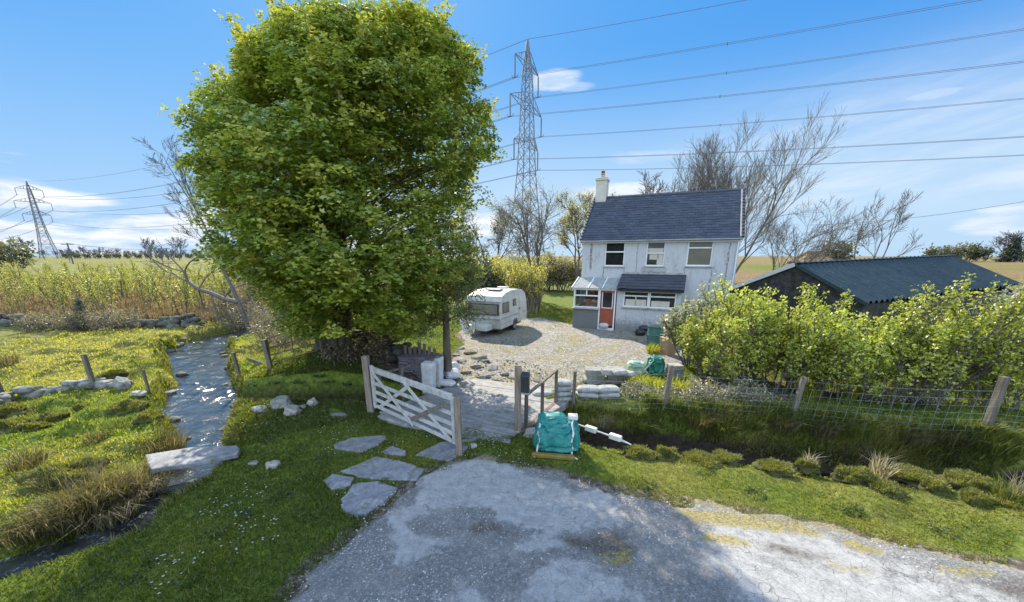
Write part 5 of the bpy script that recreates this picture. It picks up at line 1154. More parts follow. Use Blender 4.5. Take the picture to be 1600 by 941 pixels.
# rubble by the yard edge
rb = [(735, 553, .3), (748, 560, .34), (722, 566, .25), (760, 566, .22), (742, 574, .3), (770, 578, .28), (728, 584, .22), (756, 590, .26), (788, 586, .24), (780, 597, .2), (802, 592, .2), (738, 596, .18), (765, 603, .16), (720, 546, .2), (712, 556, .2), (840, 597, .2)]
for k, (px, py, s) in enumerate(rb):
    b = on(px, py); o = link('broken_slab', rock_mesh('broken_slab', (s, s * .7, s * .3), 40 + k, 3, .35), M['stone'] if k % 3 else M['old_timber'], None, (b[0], b[1], b[2] + s * .12)); o.rotation_euler = (random.uniform(-.3, .3), random.uniform(-.3, .3), random.random() * 3); tag(o, 'broken slab in the rubble between the bridge and the caravan', 'rubble', 'rubble in the yard')
n = 900; x = -2.2 + 3.4 * rng.random(n); y = 11.2 + 4.2 * rng.random(n); s = .02 + .06 * rng.random(n)**2
k_ = np.hypot((x + .5) / 1.8, (y - 12.6) / 1.6) < 1; x, y, s = x[k_], y[k_], s[k_]; n = len(x)
tt = rand_unit(n * 4).reshape(n, 4, 3) * s[:, None, None] + np.stack([x, y, H(x, y) + .02], 1)[:, None, :]
k4 = np.arange(n)[:, None] * 4
tag(link('debris', arr_mesh('debris', tt.reshape(-1, 3), np.concatenate([k4 + np.array([q]) for q in ([0, 1, 2], [0, 2, 3], [0, 3, 1], [1, 3, 2])]), np.repeat(lerp_col(n, [(.06, .05, .045), (.22, .19, .17), (.45, .42, .4)]), 4, 0)), M['colstone']), kind='stuff', label='small rubble and chips spread before the yard')

# ------------------------------------------------------------------ fences
wf = empty('wire_fence', (0, 0, 0), 0, 'sheep wire fence on leaning timber posts before the shrub row', 'fence')
fps = [((895, 636), 580, .08, (.02, 0)), ((1036, 641), 572, .11, (.1, .05)), ((1234, 657), 590, .1, (.16, .06)), ((1536, 682), 590, .12, (.07, .05))]
tops = []
for (px, py), tpy, w_, le in fps:
    b = on(px, py); h = AtY(px, tpy, b[1])[2] - b[2]; tops.append((b, h, le))
    MB().beam((b[0], b[1], b[2] - .3), (b[0] + le[0] * h, b[1] + le[1] * h, b[2] + h), w_, w_, (0, 1, 0)).build('post', M['old_timber'], wf, bevel=.015)
b = np.array([15.2, 6.7, Hs(15.2, 6.7)]); tops.append((b, 1.2, (0, 0))); MB().beam((b[0], b[1], b[2] - .3), (b[0], b[1], b[2] + 1.2), .14, .14, (0, 1, 0)).build('post', M['old_timber'], wf, bevel=.015)
M['fencewire'] = vary('fence wire', [(.12, .17, .16), (.22, .29, .28)], 4, .5, .05)
mb = MB(); hs = [.08, .2, .34, .48, .64, .8, .98]
for (b0, h0, l0), (b1, h1, l1) in zip(tops[:-1], tops[1:]):
    def pt(t, z): return tuple(np.array([b0[0] + l0[0] * z, b0[1] + l0[1] * z, b0[2] + z]) * (1 - t) + np.array([b1[0] + l1[0] * z, b1[1] + l1[1] * z, b1[2] + z]) * t - np.array([0, .07, .05 * math.sin(t * 3.14)]))
    for z in hs: mb.tube([pt(i / 6, z) for i in range(7)], .0032, 3)
    n_ = int(math.hypot(b1[0] - b0[0], b1[1] - b0[1]) / .19)
    for i in range(1, n_): mb.tube([pt(i / n_, hs[0]), pt(i / n_, hs[3]), pt(i / n_, hs[5])], .003, 3)
mb.build('netting', M['fencewire'], wf)
for px, py, tpy, w_, le, lab in [(149, 607, 554, .1, (-.04, 0), 'leaning grey stake at the end of the ruined wall'), (233, 614, 578, .06, (0, 0), 'thin grey stake on the bank near the stream'), (10, 628, 590, .1, (-.12, 0), 'stake leaning over the ruined wall at the frame edge'), (377, 592, 551, .09, (-.12, 0), 'dark stake leaning towards the stream on the sunlit bank')]:
    post('fence_stake', px, py, tpy, w_, M['old_timber'], lab, le, 'stake', 'old fence stakes')
# old metal gate on the mound
b0 = on(425, 574); b1 = on(497, 556); h0 = .95
mg = empty('metal_gate', tuple(b0), math.atan2(b1[1] - b0[1], b1[0] - b0[0]), 'rusty tubular field gate between a stake and the stone stub', 'gate'); gl_ = math.hypot(b1[0] - b0[0], b1[1] - b0[1]); zz = b1[2] - b0[2]
mb = MB()
for z in (.15, .38, .62, .92): mb.tube([(0, 0, z), (gl_, 0, z + zz)], .022, 6)
for t in (.0, .5, 1): mb.tube([(gl_ * t, 0, .15 + zz * t), (gl_ * t, 0, .92 + zz * t)], .02, 6)
mb.tube([(0, 0, .15), (gl_ * .5, 0, .92 + zz * .5), (gl_, 0, .15 + zz)], .015, 6); mb.build('frame', M['rust'], mg)
post('fence_stake', 424, 577, 531, .12, M['old_timber'], 'dark stake holding the rusty tubular gate', (-.08, 0), 'stake', 'old fence stakes')
b = on(402, 574); o = MB().beam((-.28, 0, .28), (.25, .05, .05), .09, .09).build('fallen_post', M['old_timber'], None, tuple(b), bevel=.01); tag(o, 'short grey post fallen against the stake on the mound', 'post')
# ------------------------------------------------------------------ the big leafy tree
TY = 10.7
rows = [(-2, 520, 630), (18, 450, 668), (50, 388, 700), (95, 350, 730), (140, 325, 752), (200, 305, 775), (270, 288, 786), (330, 303, 765), (390, 335, 748), (440, 372, 738), (480, 412, 728), (505, 428, 715), (532, 458, 655)]
zz = np.array([AtY(540, r[0], TY)[2] for r in rows]); xl = np.array([AtY(r[1], r[0], TY)[0] for r in rows]); xr = np.array([AtY(r[2], r[0], TY)[0] for r in rows])
zz, xl, xr = zz[::-1], xl[::-1], xr[::-1]
tbase = np.array([-5.35, 11.45]); tz = Hs(*tbase)
tree = empty('sycamore_tree', (tbase[0], tbase[1], tz), 0, 'big round leafy sycamore on the mound above the bridge', 'tree')
lim = Limbs(3); o3 = Vector((tbase[0], tbase[1], tz))
def rel(v): return tuple(np.asarray(v) - np.array([tbase[0], tbase[1], tz]))
cen = lambda z: np.array([(np.interp(z, zz, xl) + np.interp(z, zz, xr)) / 2, TY + .15, z])
for k in range(7):                                       # several stems from one stool
    a = k / 7 * 6.283; lim.path([(math.cos(a) * .16, math.sin(a) * .16, -.35), (math.cos(a) * .3, math.sin(a) * .25, .8), (math.cos(a) * .6, math.sin(a) * .5, 2.4), (math.cos(a) * 1.5, math.sin(a) * 1.3, 4.2)], .11, .05)
lim.path([(0, 0, -.5), (.02, .02, .8), (.25, 0, 2.2), (.4, 0, 4.5), (.5, -.1, 7.6)], .25, .05)
lim.path([(-.42, -.2, -.3), (-.45, -.22, .5), (-.6, -.3, 1.6)], .075, .05)
trk = link('trunk', lim.mesh('trunk', 9), M['bark'], tree)
# clusters through the crown
NC = 3700
cl = []
r2 = np.random.default_rng(11)
RY_ = [r[0] for r in rows]; RL_ = [r[1] for r in rows]; RR_ = [r[2] for r in rows]
cxy = np.array([-4.95, TY + .1]); er = cxy / np.linalg.norm(cxy); et = np.array([er[1], -er[0]]); D0 = np.linalg.norm(cxy)
while len(cl) < NC:                                       # a round crown whose outline, seen from the lane, follows the tree
    qy = r2.uniform(20, 526); sN = r2.uniform(-1, 1); tN = r2.uniform(-1, 1); rho = math.hypot(sN, tN)
    if rho > 1 or (rho < .55 and r2.random() > .3): continue
    l_, r_ = np.interp(qy, RY_, RL_), np.interp(qy, RY_, RR_); qx = (l_ + r_) / 2 + sN * ((r_ - l_) / 2 - 14 + 34 * float(fbm(qy * .026 + 40 * (sN > 0), 3, 33, 2)))
    d_ = ray(qx, qy); dep = 4.3 * np.interp(qy, [0, 120, 260, 430, 526], [.5, .85, 1, .92, .7])
    k_ = (D0 + tN * dep) / float(d_[:2] @ er); p_ = np.array([0, 0, CZ]) + d_ * k_
    if float(vn(p_[0] * .9 + p_[1] * .4, p_[2] * .9 + p_[1] * .3, 17)) < .21 and rho > .5: continue
    if float(vn(p_[0] * 2.1 + 7, p_[2] * 2.3 + p_[1], 29)) < .25: continue
    o_ = et * sN + er * tN
    cl.append((*p_, o_[0], o_[1], rho))
cl = np.array(cl); C0 = cl[:, :3]
outw = unit(np.stack([cl[:, 3], cl[:, 4], .25 + 0 * cl[:, 3]], 1))
twl = Limbs(8)                                            # boughs that carry the clusters
nodes_ = [np.array([tbase[0] + .3, tbase[1], tz + h_]) for h_ in (1.4, 2.4, 3.4, 4.6, 5.8, 7.0)]
for k in range(0, NC, 7):
    p_ = C0[k]; s_ = min(nodes_, key=lambda q: abs(q[2] - (p_[2] - 1.6)) ); md = s_ * .45 + p_ * .55 + np.array([0, 0, .25]) + r2.normal(size=3) * .15
    twl.path([rel(s_), rel(md), rel(p_)], .035, .009)
link('boughs', twl.mesh('boughs', 4), M['bark'], trk)
PL = []; 
per = 58
P = np.repeat(C0, per, 0); O_ = np.repeat(outw, per, 0); n = len(P)
csz = np.repeat(.2 + .24 * r2.random(NC), per)
dv = rand_unit(n); dv[:, 2] = np.abs(dv[:, 2]) * .8 - .18; P = P + dv * (csz * (.7 + .35 * rng.random(n)))[:, None] + O_ * .06
T = unit(dv * np.array([1, 1, .2]) * .9 + O_ * .3 + np.array([0, 0, -.6]) + .25 * rng.normal(size=(n, 3)))
Nn = unit(np.cross(np.cross(T, unit(dv * .8 + O_ * .3 + np.array([0, 0, .7]) + .35 * rng.normal(size=(n, 3)))), T))
S = .05 + .042 * rng.random(n)
ctone = np.repeat(r2.random(NC), per)
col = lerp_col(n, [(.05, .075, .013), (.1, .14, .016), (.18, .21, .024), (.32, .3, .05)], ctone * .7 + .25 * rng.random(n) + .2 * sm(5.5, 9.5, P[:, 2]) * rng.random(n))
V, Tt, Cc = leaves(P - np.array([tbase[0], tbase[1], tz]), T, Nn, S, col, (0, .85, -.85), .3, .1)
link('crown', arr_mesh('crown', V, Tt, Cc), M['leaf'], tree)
# long leading shoots breaking the outline
sh = []
for k in np.nonzero(cl[:, 5] > .88)[0][:230]:
    b_ = C0[k]; d_ = np.array([cl[k, 3] * .7, cl[k, 4] * .7, .5 + .5 * r2.random()]); ln_ = r2.uniform(.3, .7)
    for t in np.linspace(0, 1, 9): sh.append((*(b_ + d_ * ln_ * t), *d_))
sh = np.array(sh); P = np.repeat(sh[:, :3], 6, 0) + rng.normal(size=(len(sh) * 6, 3)) * .06; D_ = unit(np.repeat(sh[:, 3:], 6, 0)); n = len(P)
T = unit(D_ * .3 + rand_unit(n) * .8 + np.array([0, 0, -.35])); Nn = unit(np.cross(np.cross(T, unit(rand_unit(n) * .6 + np.array([0, 0, 1]))), T))
V, Tt, Cc = leaves(P - np.array([tbase[0], tbase[1], tz]), T, Nn,   .05 + .04 * rng.random(n), lerp_col(n, [(.16, .18, .025), (.27, .26, .05)]), (0, .85, -.85), .3, .1)
link('shoots', arr_mesh('shoots', V, Tt, Cc), M['leaf'], tree)

# ------------------------------------------------------------------ leafy and bare trees
def cloud_leaves(tips, per, rad, size, cols, down=-.1, lobes=(0,), width=.32, spread=1.0):
    """small leaves scattered round the twig ends"""
    A = np.array([t[0] for t in tips]); P = np.repeat(A, per, 0); n = len(P); P = P + rng.normal(size=(n, 3)) * rad
    T = unit(rand_unit(n) + np.array([0, 0, down])); Nn = unit(np.cross(np.cross(T, rand_unit(n) * .8 + np.array([0, 0, .8])), T))
    tone = np.repeat(rng.random(len(A)), per)
    return leaves(P, T, Nn, size * (.6 + .8 * rng.random(n)), lerp_col(n, cols, tone * .5 + .5 * rng.random(n)) * .64, lobes, width, .1)
def bare_tree(name, base, stems, label, cat='tree', mat='twig', n=4, leaf=None, group=None, seed=1, trunk_n=6):
    """stems: list of (path offsets, r0, r1) and growths"""
    o = empty(name, tuple(base), 0, label, cat, group); l = Limbs(seed)
    for s in stems(l): pass
    t = link('trunk', l.mesh('trunk', n), M[mat], o)
    if leaf: V, Tt, Cc = cloud_leaves(l.tips, *leaf); link('crown', arr_mesh('crown', V, Tt, Cc), M['leaf'], t)
    return o
def at_ground(px, Y, dx=0.0):
    p = AtY(px, 430, Y); return np.array([p[0] + dx, Y, Hs(p[0] + dx, Y)])
# slim trunk and hanging twiggy foliage at the bridge end
b = on(701, 594)
sl_t = empty('slim_tree', tuple(b), 0, 'slim dark trunk with thin hanging olive twigs beside the white bags', 'tree')
l = Limbs(21); l.path([(0, 0, -.2), (-.02, .02, 1.0), (.0, .05, 2.1), (-.06, .05, 3.4), (-.1, 0, 4.6)], .16, .04)
for k in range(40):
    a = random.random() * 6.283; z = 1.5 + 3.0 * random.random(); l.grow((-.03, .04, z), (math.cos(a), math.sin(a) * .8, .5), .65 + .5 * random.random(), .022, 2, (5, 4), .6, -.06, .18, .55, .004)
tr_ = link('trunk', l.mesh('trunk', 5), M['bark'], sl_t)
V, Tt, Cc = cloud_leaves(l.tips, 8, .09, .085, [(.075, .09, .03), (.14, .15, .055), (.2, .19, .1)], -.7, (0,), .2)
link('crown', arr_mesh('crown', V, Tt, Cc), M['leaf'], tr_)

def grow_tree(l, ht, r, lean=(0, 0), wind=(0, 0, 0), kids=(7, 6, 5), lev=3, spread=.6, up=.12, wob=.13, shrink=.5, minr=.012, fork=3, bole=.25):
    d = Vector((lean[0], lean[1], 1)).normalized(); p0 = Vector((0, 0, -.3)); p1 = p0 + d * (ht * bole)
    l.path([p0, p0.lerp(p1, .5) + Vector((r * .3, 0, 0)), p1], r, r * .8)
    for k in range(fork):
        a = 6.283 * (k + l.r.random() * .6) / fork; dd = (d + Vector((math.cos(a) * .36, math.sin(a) * .36, 0)) * (1 if fork > 1 else .1)).normalized()
        l.grow(p1, dd, ht * (1 - bole) * l.r.uniform(.8, 1.02), r * .55, lev, kids, spread, up, wob, shrink, minr, wind)
    yield None
b = at_ground(1126, 27.5)
bare_tree('bare_tree', b, lambda l: grow_tree(l, 10.2, .19, (.06, 0), (.008, 0, 0), (12, 9, 8), 3, .6, .13, .13, .5, .006, 4, .14), 'tallest bare tree leaning away from the chimney behind the cottage', mat='pale_bark', seed=4)
b = at_ground(1062, 29)
bare_tree('bare_tree', b, lambda l: grow_tree(l, 9.4, .17, (-.04, 0), (.0, 0, 0), (9, 8, 7), 3, .62, .12, .13, .5, .006, 4, .18), 'bare tree with fine twigs rising behind the cottage roof ridge', seed=9)
b = at_ground(1040, 31)
bare_tree('bare_tree', b, lambda l: grow_tree(l, 8.3, .13, (-.1, 0), (0, 0, 0), (10, 8, 7), 3, .7, .08, .15, .5, .014, 3, .2), 'low bare tree just showing over the middle of the cottage roof', seed=14)
b = at_ground(1212, 25.5)
bare_tree('bare_tree', b, lambda l: grow_tree(l, 7.0, .12, (.15, 0), (.02, 0, 0), (8, 7, 5), 3, .65, .06, .15, .5, .007, 5, .05), 'pale many stemmed bare tree between the cottage gable and the shed', mat='pale_bark', seed=23)
b = at_ground(1352, 29)
bare_tree('bare_tree', b, lambda l: grow_tree(l, 7.3, .14, (.02, 0), (.01, 0, 0), (7, 6, 4), 3, .55, .1, .1, .5, .009, 3, .18), 'small bare tree standing alone behind the green shed roof', seed=31)
# budding trees behind the caravan
BUD = [(.13, .12, .04), (.22, .2, .06), (.3, .27, .1)]
b = at_ground(838, 34)
bare_tree('budding_tree', b, lambda l: grow_tree(l, 7.8, .26, (-.03, 0), (0, 0, 0), (8, 7, 5), 3, .8, .04, .16, .53, .01, 4, .2), 'spreading half bare tree with tiny buds between caravan and cottage', leaf=(2, .12, .1, BUD), seed=6)
b = at_ground(905, 38)
bare_tree('budding_tree', b, lambda l: grow_tree(l, 8.2, .2, (.02, 0), (0, 0, 0), (9, 7, 5), 3, .65, .1, .14, .5, .016, 4, .2), 'yellowish budding tree close by the cottage chimney', leaf=(6, .2, .12, [(.2, .17, .05), (.32, .29, .08), (.4, .36, .12)]), seed=12)
b = at_ground(765, 40)
bare_tree('budding_tree', b, lambda l: grow_tree(l, 7.5, .18, (0, 0), (0, 0, 0), (7, 6, 4), 3, .7, .08, .15, .5, .016, 4, .2), 'greyish twiggy tree at the foot of the tall pylon', mat='twigfar', leaf=(2, .2, .15, [(.12, .11, .07), (.2, .18, .1)]), seed=18)
def bush(name, base, rad, ht, n_stem, label, cols, per, size, seed, mat='twig', lev=2, cat='bush', group=None, spread=.5, wind=(0, 0, 0), up=.2, fl=1.0, rad_l=.1, lobes=(0,), width=.32, upr=.0, kids=(6, 5)):
    o = empty(name, tuple(base), 0, label, cat, group); l = Limbs(seed); l.t0 = .1
    for k in range(n_stem):
        a = 6.283 * (k + l.r.random()) / n_stem; q = rad * .55 * math.sqrt(l.r.random()); s = l.r.uniform(.75, 1.05)
        l.seg((0, 0, -.2), (math.cos(a) * q, math.sin(a) * q, -.1), .012, .012)
        l.grow((math.cos(a) * q, math.sin(a) * q, -.1), (math.cos(a) * (rad * .55) / ht, math.sin(a) * rad * .55 / ht, 1 + upr), ht * s * .92, .008 + ht * .009, lev, kids, spread, up, .12, .42, .004 + .0015 * ht, wind)
    t = link('stems', l.mesh('stems', 4), M[mat], o)
    if per:
        V, Tt, Cc = cloud_leaves(l.tips, per, rad_l, size, cols, -.1, lobes, width); link('foliage', arr_mesh('foliage', V, Tt, Cc), M['leaf'], t)
    return o
b = at_ground(792, 33)
bush('willow_bush', b, 1.8, 3.6, 16, 'golden leafed bush behind the caravan', [(.3, .22, .04), (.42, .34, .06), (.5, .42, .1)], 6, .16, 41, rad_l=.2)
CC_ = [(.26, .25, .05), (.4, .37, .07), (.5, .46, .1)]
for k, (px, Y, lab) in enumerate([(812, 27.5, 'yellow stemmed coppice clump touching the caravan end'), (835, 27, 'yellow stemmed coppice clump between the caravan and the grass gap'), (775, 30, 'yellow stemmed coppice clump right behind the caravan roof')]):
    bush('coppice_clump', at_ground(px, Y), .9, 3.1, 26, lab, CC_, 9, .12, 50 + k, mat='pale_bark', lev=1, spread=.22, up=.25, rad_l=.12, upr=.8, kids=(9,), group='coppice clumps by the caravan')
for k, (px, Y, h_, lab) in enumerate([(738, 30, 3.2, 'dark ivy bush between the sycamore and the caravan'), (868, 44, 3.4, 'dull brown bush in the gap beyond the caravan'), (890, 45, 3.0, 'dull brown bush nearest the cottage in the gap'), (850, 46, 3.6, 'dull brown bush behind the coppice clumps')]):
    bush('scrub_bush', at_ground(px, Y), 2.4, h_, 18, lab, [(.12, .115, .06), (.22, .19, .09), (.3, .26, .13)] if k else [(.03, .045, .02), (.06, .075, .03)], 8, .2, 60 + k, rad_l=.25, group='dull scrub beyond the caravan')
# leafy shrub row before the shed
HAW = [(.16, .2, .028), (.3, .35, .04), (.44, .47, .06), (.55, .54, .14)]
row = [(1122, 10.9, 2.1, 'first'), (1160, 11.3, 2.5, 'second'), (1212, 10.9, 2.65, 'third'), (1268, 10.7, 2.2, 'fourth'), (1322, 10.3, 2.15, 'fifth'), (1390, 10.0, 2.35, 'sixth'), (1462, 9.8, 2.6, 'seventh'), (1540, 9.6, 2.4, 'eighth'), (1620, 9.4, 2.4, 'ninth')]
for k, (px, Y, h_, w_) in enumerate(row):
    b = np.array([(px - 800) / 590 * (Y * .963 + .8), Y, 0]); b[2] = Hs(b[0], Y)
    bush('hawthorn_shrub', b, 1.15, h_ * (.95, 1.06, .99, .92, 1.02, .93, 1.08, .9, .94)[k], 12, f'fresh green hawthorn, {w_} from the cottage in the shrub row', [tuple(q * (.8 + .4 * ((k * 37) % 10) / 10) for q in c_) for c_ in HAW], 9, .052, 70 + k, rad_l=.06, lobes=(0, 1.0, -1.0), width=.36, spread=.5, up=.16, group='green shrubs in front of the shed', kids=(11, 8))
b = on(1086, 588); b = np.array([6.75, 13.2, Hs(6.75, 13.2)])
bush('silver_shrub', b, 1.0, 2.35, 15, 'grey leafed shrub at the cottage end of the shrub row', [(.2, .21, .15), (.32, .33, .25), (.14, .17, .08)], 9, .075, 90, rad_l=.08, lobes=(0, 1.1, -1.1), width=.36, kids=(9, 7))
b = np.array([15.6, 10.6, Hs(15.6, 10.6)])
bush('silver_shrub', b, 1.1, 3.4, 14, 'grey leafed shrub at the far frame end of the shrub row', [(.2, .21, .15), (.32, .33, .25), (.14, .17, .08)], 9, .075, 91, rad_l=.08, lobes=(0, 1.1, -1.1), width=.36, kids=(9, 7))
for k, (px, py, lab) in enumerate([(1066, 636, 'tangle of dry grey stems beside the leaning fence post'), (1120, 640, 'tangle of dry grey stems behind the netting, second along'), (1180, 640, 'tangle of dry grey stems under the shrubs, third along'), (1400, 640, 'tangle of dead branches under the shrubs by the last post'), (1460, 640, 'tangle of dead branches leaning behind the last post'), (1005, 628, 'sparse leafy weeds growing at the end of the sandbags')]):
    b = on(px, py) + np.array([0, .5, 0]); bush('dry_tangle', b, .5, .42 if px < 1070 else .7, 14, lab, [(.2, .19, .13), (.3, .28, .2), (.12, .15, .05)], 3, .05, 100 + k, mat='pale_bark', spread=.9, up=.0, rad_l=.05, group='dry tangles behind the fence')
# young willows in the plantation
protos = []
YW = [(.19, .21, .035), (.29, .3, .045), (.38, .37, .08)]
for k in range(5):
    o = bush('young_willow', (0, 0, 0), .8, 3.0 + .25 * k, 3, None, YW, 9, .125, 120 + k, lev=2, up=.22, spread=.4, rad_l=.16, kids=(7, 4)); protos.append(o)
sp_ = []
rr = random.Random(5)
for ri, Y in enumerate((24.2, 27.0, 30, 33.5, 37.5, 42, 47, 53, 60)):
    x = -Y * 1.42 - 2
    while x < -Y * .62 + (3 if ri < 3 else 6): sp_.append((x + rr.uniform(-.5, .5), Y + rr.uniform(-.7, .7))); x += 2.9 + .03 * Y
for i, (x, y) in enumerate(sp_):
    o = protos[i] if i < 5 else copy_tree(protos[rr.randrange(5)])
    o.location = (x, y, Hs(x, y)); o.rotation_euler = (0, 0, rr.random() * 6.28); s = rr.uniform(.6, 1.0); o.scale = (s, s, s * rr.uniform(.9, 1.1))
    tag(o, 'yellow green young willow in the plantation behind the mossy stone wall', 'young tree', 'young willows in the plantation')
# leaning bare tree by the stream
Yl = 20.5
b = AtY(392, 505, Yl); b[2] = Hs(b[0], Yl)
lean = empty('leaning_tree', tuple(b), 0, 'bare tree leaning over the stream against the edge of the sycamore', 'tree'); l = Limbs(77)
pp = lambda px, py, dy=0: Vector(AtY(px, py, Yl + dy) - b)
tr1 = [Vector((0, 0, -.3)), pp(375, 475), pp(358, 440), pp(345, 415), pp(334, 385), pp(318, 350), pp(300, 318)]
l.path(tr1, .12, .028)
for q, t in ((2, .0), (3, .3), (4, .2), (4, .8), (5, .2), (5, .7), (6, .0)):
    p_ = tr1[q].lerp(tr1[min(q + 1, 6)], t); l.grow(p_, (-.55 + .5 * l.r.random(), l.r.uniform(-.4, .4), .8), 2.3, .028, 3, (7, 6, 5), .6, .06, .17, .5, .005)
link('trunk', l.mesh('trunk', 6), M['twig'], lean)
l = Limbs(78); tr2 = [pp(372, 472), pp(350, 467), pp(330, 458), pp(310, 452), pp(293, 440), pp(288, 425)]
l.path(tr2, .12, .07)
for p_, d_ in ((tr2[5], (-.6, 0, .7)), (tr2[5], (.5, 0, .8)), (tr2[5], (-.9, .1, .1)), (tr2[3], (.3, .2, 1)), (tr2[2], (.2, -.3, -1)), (tr2[3], (-.5, .3, -.6)), (tr2[1], (.5, 0, 1)), (tr2[4], (-.8, -.2, .5))): l.grow(p_, d_, 1.7, .045, 2, (5, 4), .7, .0, .22, .5, .007)
link('fallen_limb', l.mesh('fallen_limb', 6), M['twig'], lean)
# brambles and scrub along the mossy wall
BR = [(.12, .1, .06), (.2, .17, .11), (.16, .16, .06)]
for k, (x, y, h_, r_, lab) in enumerate([(-21.3, 20.2, 1.3, 1.2, 'grey bramble heaped over the mossy wall, stream end'), (-23.4, 20.1, 1.2, 1.2, 'grey bramble heaped over the mossy wall, second from the stream'), (-25.3, 20.1, 1.1, 1.0, 'grey bramble beside the small conifer'), (-15.6, 22.6, 2.2, 1.6, 'grey twiggy scrub under the leaning tree'), (-13.2, 21.0, 1.7, 1.3, 'grey twiggy scrub on the far stream bank behind the tree'), (-11.4, 18.6, 1.4, 1.1, 'brown twiggy scrub at the foot of the sycamore mound'), (-10.2, 16.4, 1.2, 1.0, 'brown twiggy scrub behind the rusty tubular gate'), (-17.6, 24.4, 2.6, 1.6, 'tall grey scrub between the willows and the leaning tree'), (-9.2, 20.0, 2.0, 1.4, 'grey scrub seen under the sycamore crown'), (-6.0, 20.5, 2.0, 1.6, 'grey scrub behind the dark wall under the sycamore'), (-5.3, 11.3, .5, .5, 'dark leafless undergrowth round the foot of the sycamore trunk'), (-4.6, 11.6, .8, .6, 'dark tangle between the sycamore trunk and the crumbling wall')]):
    bush('bramble', np.array([x, y, Hs(x, y)]), r_, h_, 16, lab, BR, 4, .07, 140 + k, spread=.9, up=-.02, rad_l=.1, mat='twig', group='brambles and scrub')
# small conifer
b = AtY(131, 500, 20.4); b[2] = Hs(b[0], 20.4); con = empty('small_conifer', tuple(b), 0, 'small grey green conifer standing in front of the mossy wall', 'conifer')
l = Limbs(7); l.path([(0, 0, -.1), (0, 0, 1.75)], .05, .012)
for k in range(60):
    z = .15 + 1.5 * k / 60; a = k * 2.4; r_ = .55 * (1 - z / 1.9); l.path([(0, 0, z), (math.cos(a) * r_, math.sin(a) * r_, z + .02)], .012, .005); l.tips += [((math.cos(a) * r_ * t, math.sin(a) * r_ * t, z), 0) for t in (.5, .8, 1)]
t = link('trunk', l.mesh('trunk', 4), M['bark'], con); V, Tt, Cc = cloud_leaves(l.tips, 14, .06, .09, [(.03, .05, .035), (.07, .095, .07), (.13, .15, .12)], 0, (0,), .15); link('crown', arr_mesh('crown', V, Tt, Cc), M['leaf'], t)
# trees along the skylines
def far_tree_proto(seed, ht, leaf=None, mat='twigfar', lev=2):
    l = Limbs(seed); list(grow_tree(l, ht, ht * .025, (0, 0), (0, 0, 0), (9, 7), lev, .7, .08, .15, .5, .05, 4, .25))
    o = link('skyline_tree', l.mesh('skyline_tree', 3), M[mat]); return o
fp_ = [far_tree_proto(200 + k, 9) for k in range(4)]; used = 0
spots = [(108, 150, 5.2, 'large bare tree on the field skyline beside the distant pylon'), (42, 170, 9.5, 'large rounded bare tree on the skyline left of the distant pylon'), (235, 175, 9, 'tall bare tree on the field skyline left of the twin pole'), (281, 180, 9.5, 'tall bare tree on the field skyline between twin pole and sycamore'), (70, 190, 4.5, None)]
spots[1] = (42, 170, 9.5, 'large rounded bare tree on the skyline at the frame side of the distant pylon'); spots[2] = (235, 175, 9, 'tall bare tree on the field skyline by the twin pole')
for k in range(22): spots.append((92 + k * 8.6 + rr.uniform(-2, 2), 230 + rr.uniform(-15, 15), rr.uniform(4.0, 6.5), None))
for k in range(5): spots.append((255 + k * 18, 200, rr.uniform(3, 5), None))
for i, (px, Y, h_, lab) in enumerate(spots):
    b = AtY(px, 405, Y); x = b[0]; o = fp_[i] if i < 4 else copy_tree(fp_[i % 4]); o.location = (x, Y, Hs(x, Y) - .2); o.scale = (h_ / 9,) * 3; o.rotation_euler = (0, 0, i * 1.3)
    tag(o, lab or 'small bare hedgerow tree in the line on the field skyline', 'tree', 'bare trees on the skyline')
hb = [bush('skyline_bush', (0, 0, 0), 2.2, 3.2, 10, None, [(.06, .07, .04), (.12, .12, .06)], 8, .5, 300 + k, rad_l=.4, lev=1, kids=(8,)) for k in range(2)]
hs_ = [(14, 95, 1.9, 'rounded olive bush at the frame edge behind the young willows'), (1486, 88, 1.0, 'dark rounded bush on the brown hill nearest the shed ridge'), (1508, 92, 1.1, 'middle dark bush on the brown hill skyline'), (1530, 90, .9, 'low bush beside the hill conifer'), (1590, 90, 1.0, 'bush behind the hill conifer at the frame edge'), (1462, 70, .8, 'low brown bush peeping over the shed ridge'), (1310, 64, 1.0, 'brown bush overgrowing the ruined cottage roof')]
hs_ += [(x_, 225, .9, None) for x_ in range(105, 330, 16)]
for i, (px, Y, s, lab) in enumerate(hs_):
    b = AtY(px, 405, Y); o = hb[i] if i < 2 else copy_tree(hb[i % 2]); o.location = (b[0], Y, Hs(b[0], Y) - .1); o.scale = (s, s, s); o.rotation_euler = (0, 0, i)
    tag(o, lab or 'low hedge bush in the hedgerow on the field skyline', 'bush', 'hedge bushes on the skylines')
b = AtY(1575, 405, 86); b[2] = Hs(b[0], 86); con2 = empty('dark_conifer', tuple(b), 0, 'dark pointed conifer on the brown hill skyline', 'conifer'); l = Limbs(9); l.path([(0, 0, -.1), (.6, 0, 5.4)], .2, .04)
for k in range(90):
    z = .4 + 4.8 * k / 90; a = k * 2.4; r_ = 2.1 * (1 - z / 5.6); l.path([(.6 * z / 5.4, 0, z), (.6 * z / 5.4 + math.cos(a) * r_, math.sin(a) * r_, z - .2)], .05, .02); l.tips += [((.6 * z / 5.4 + math.cos(a) * r_ * t, math.sin(a) * r_ * t, z - .1), 0) for t in (.3, .6, .9)]
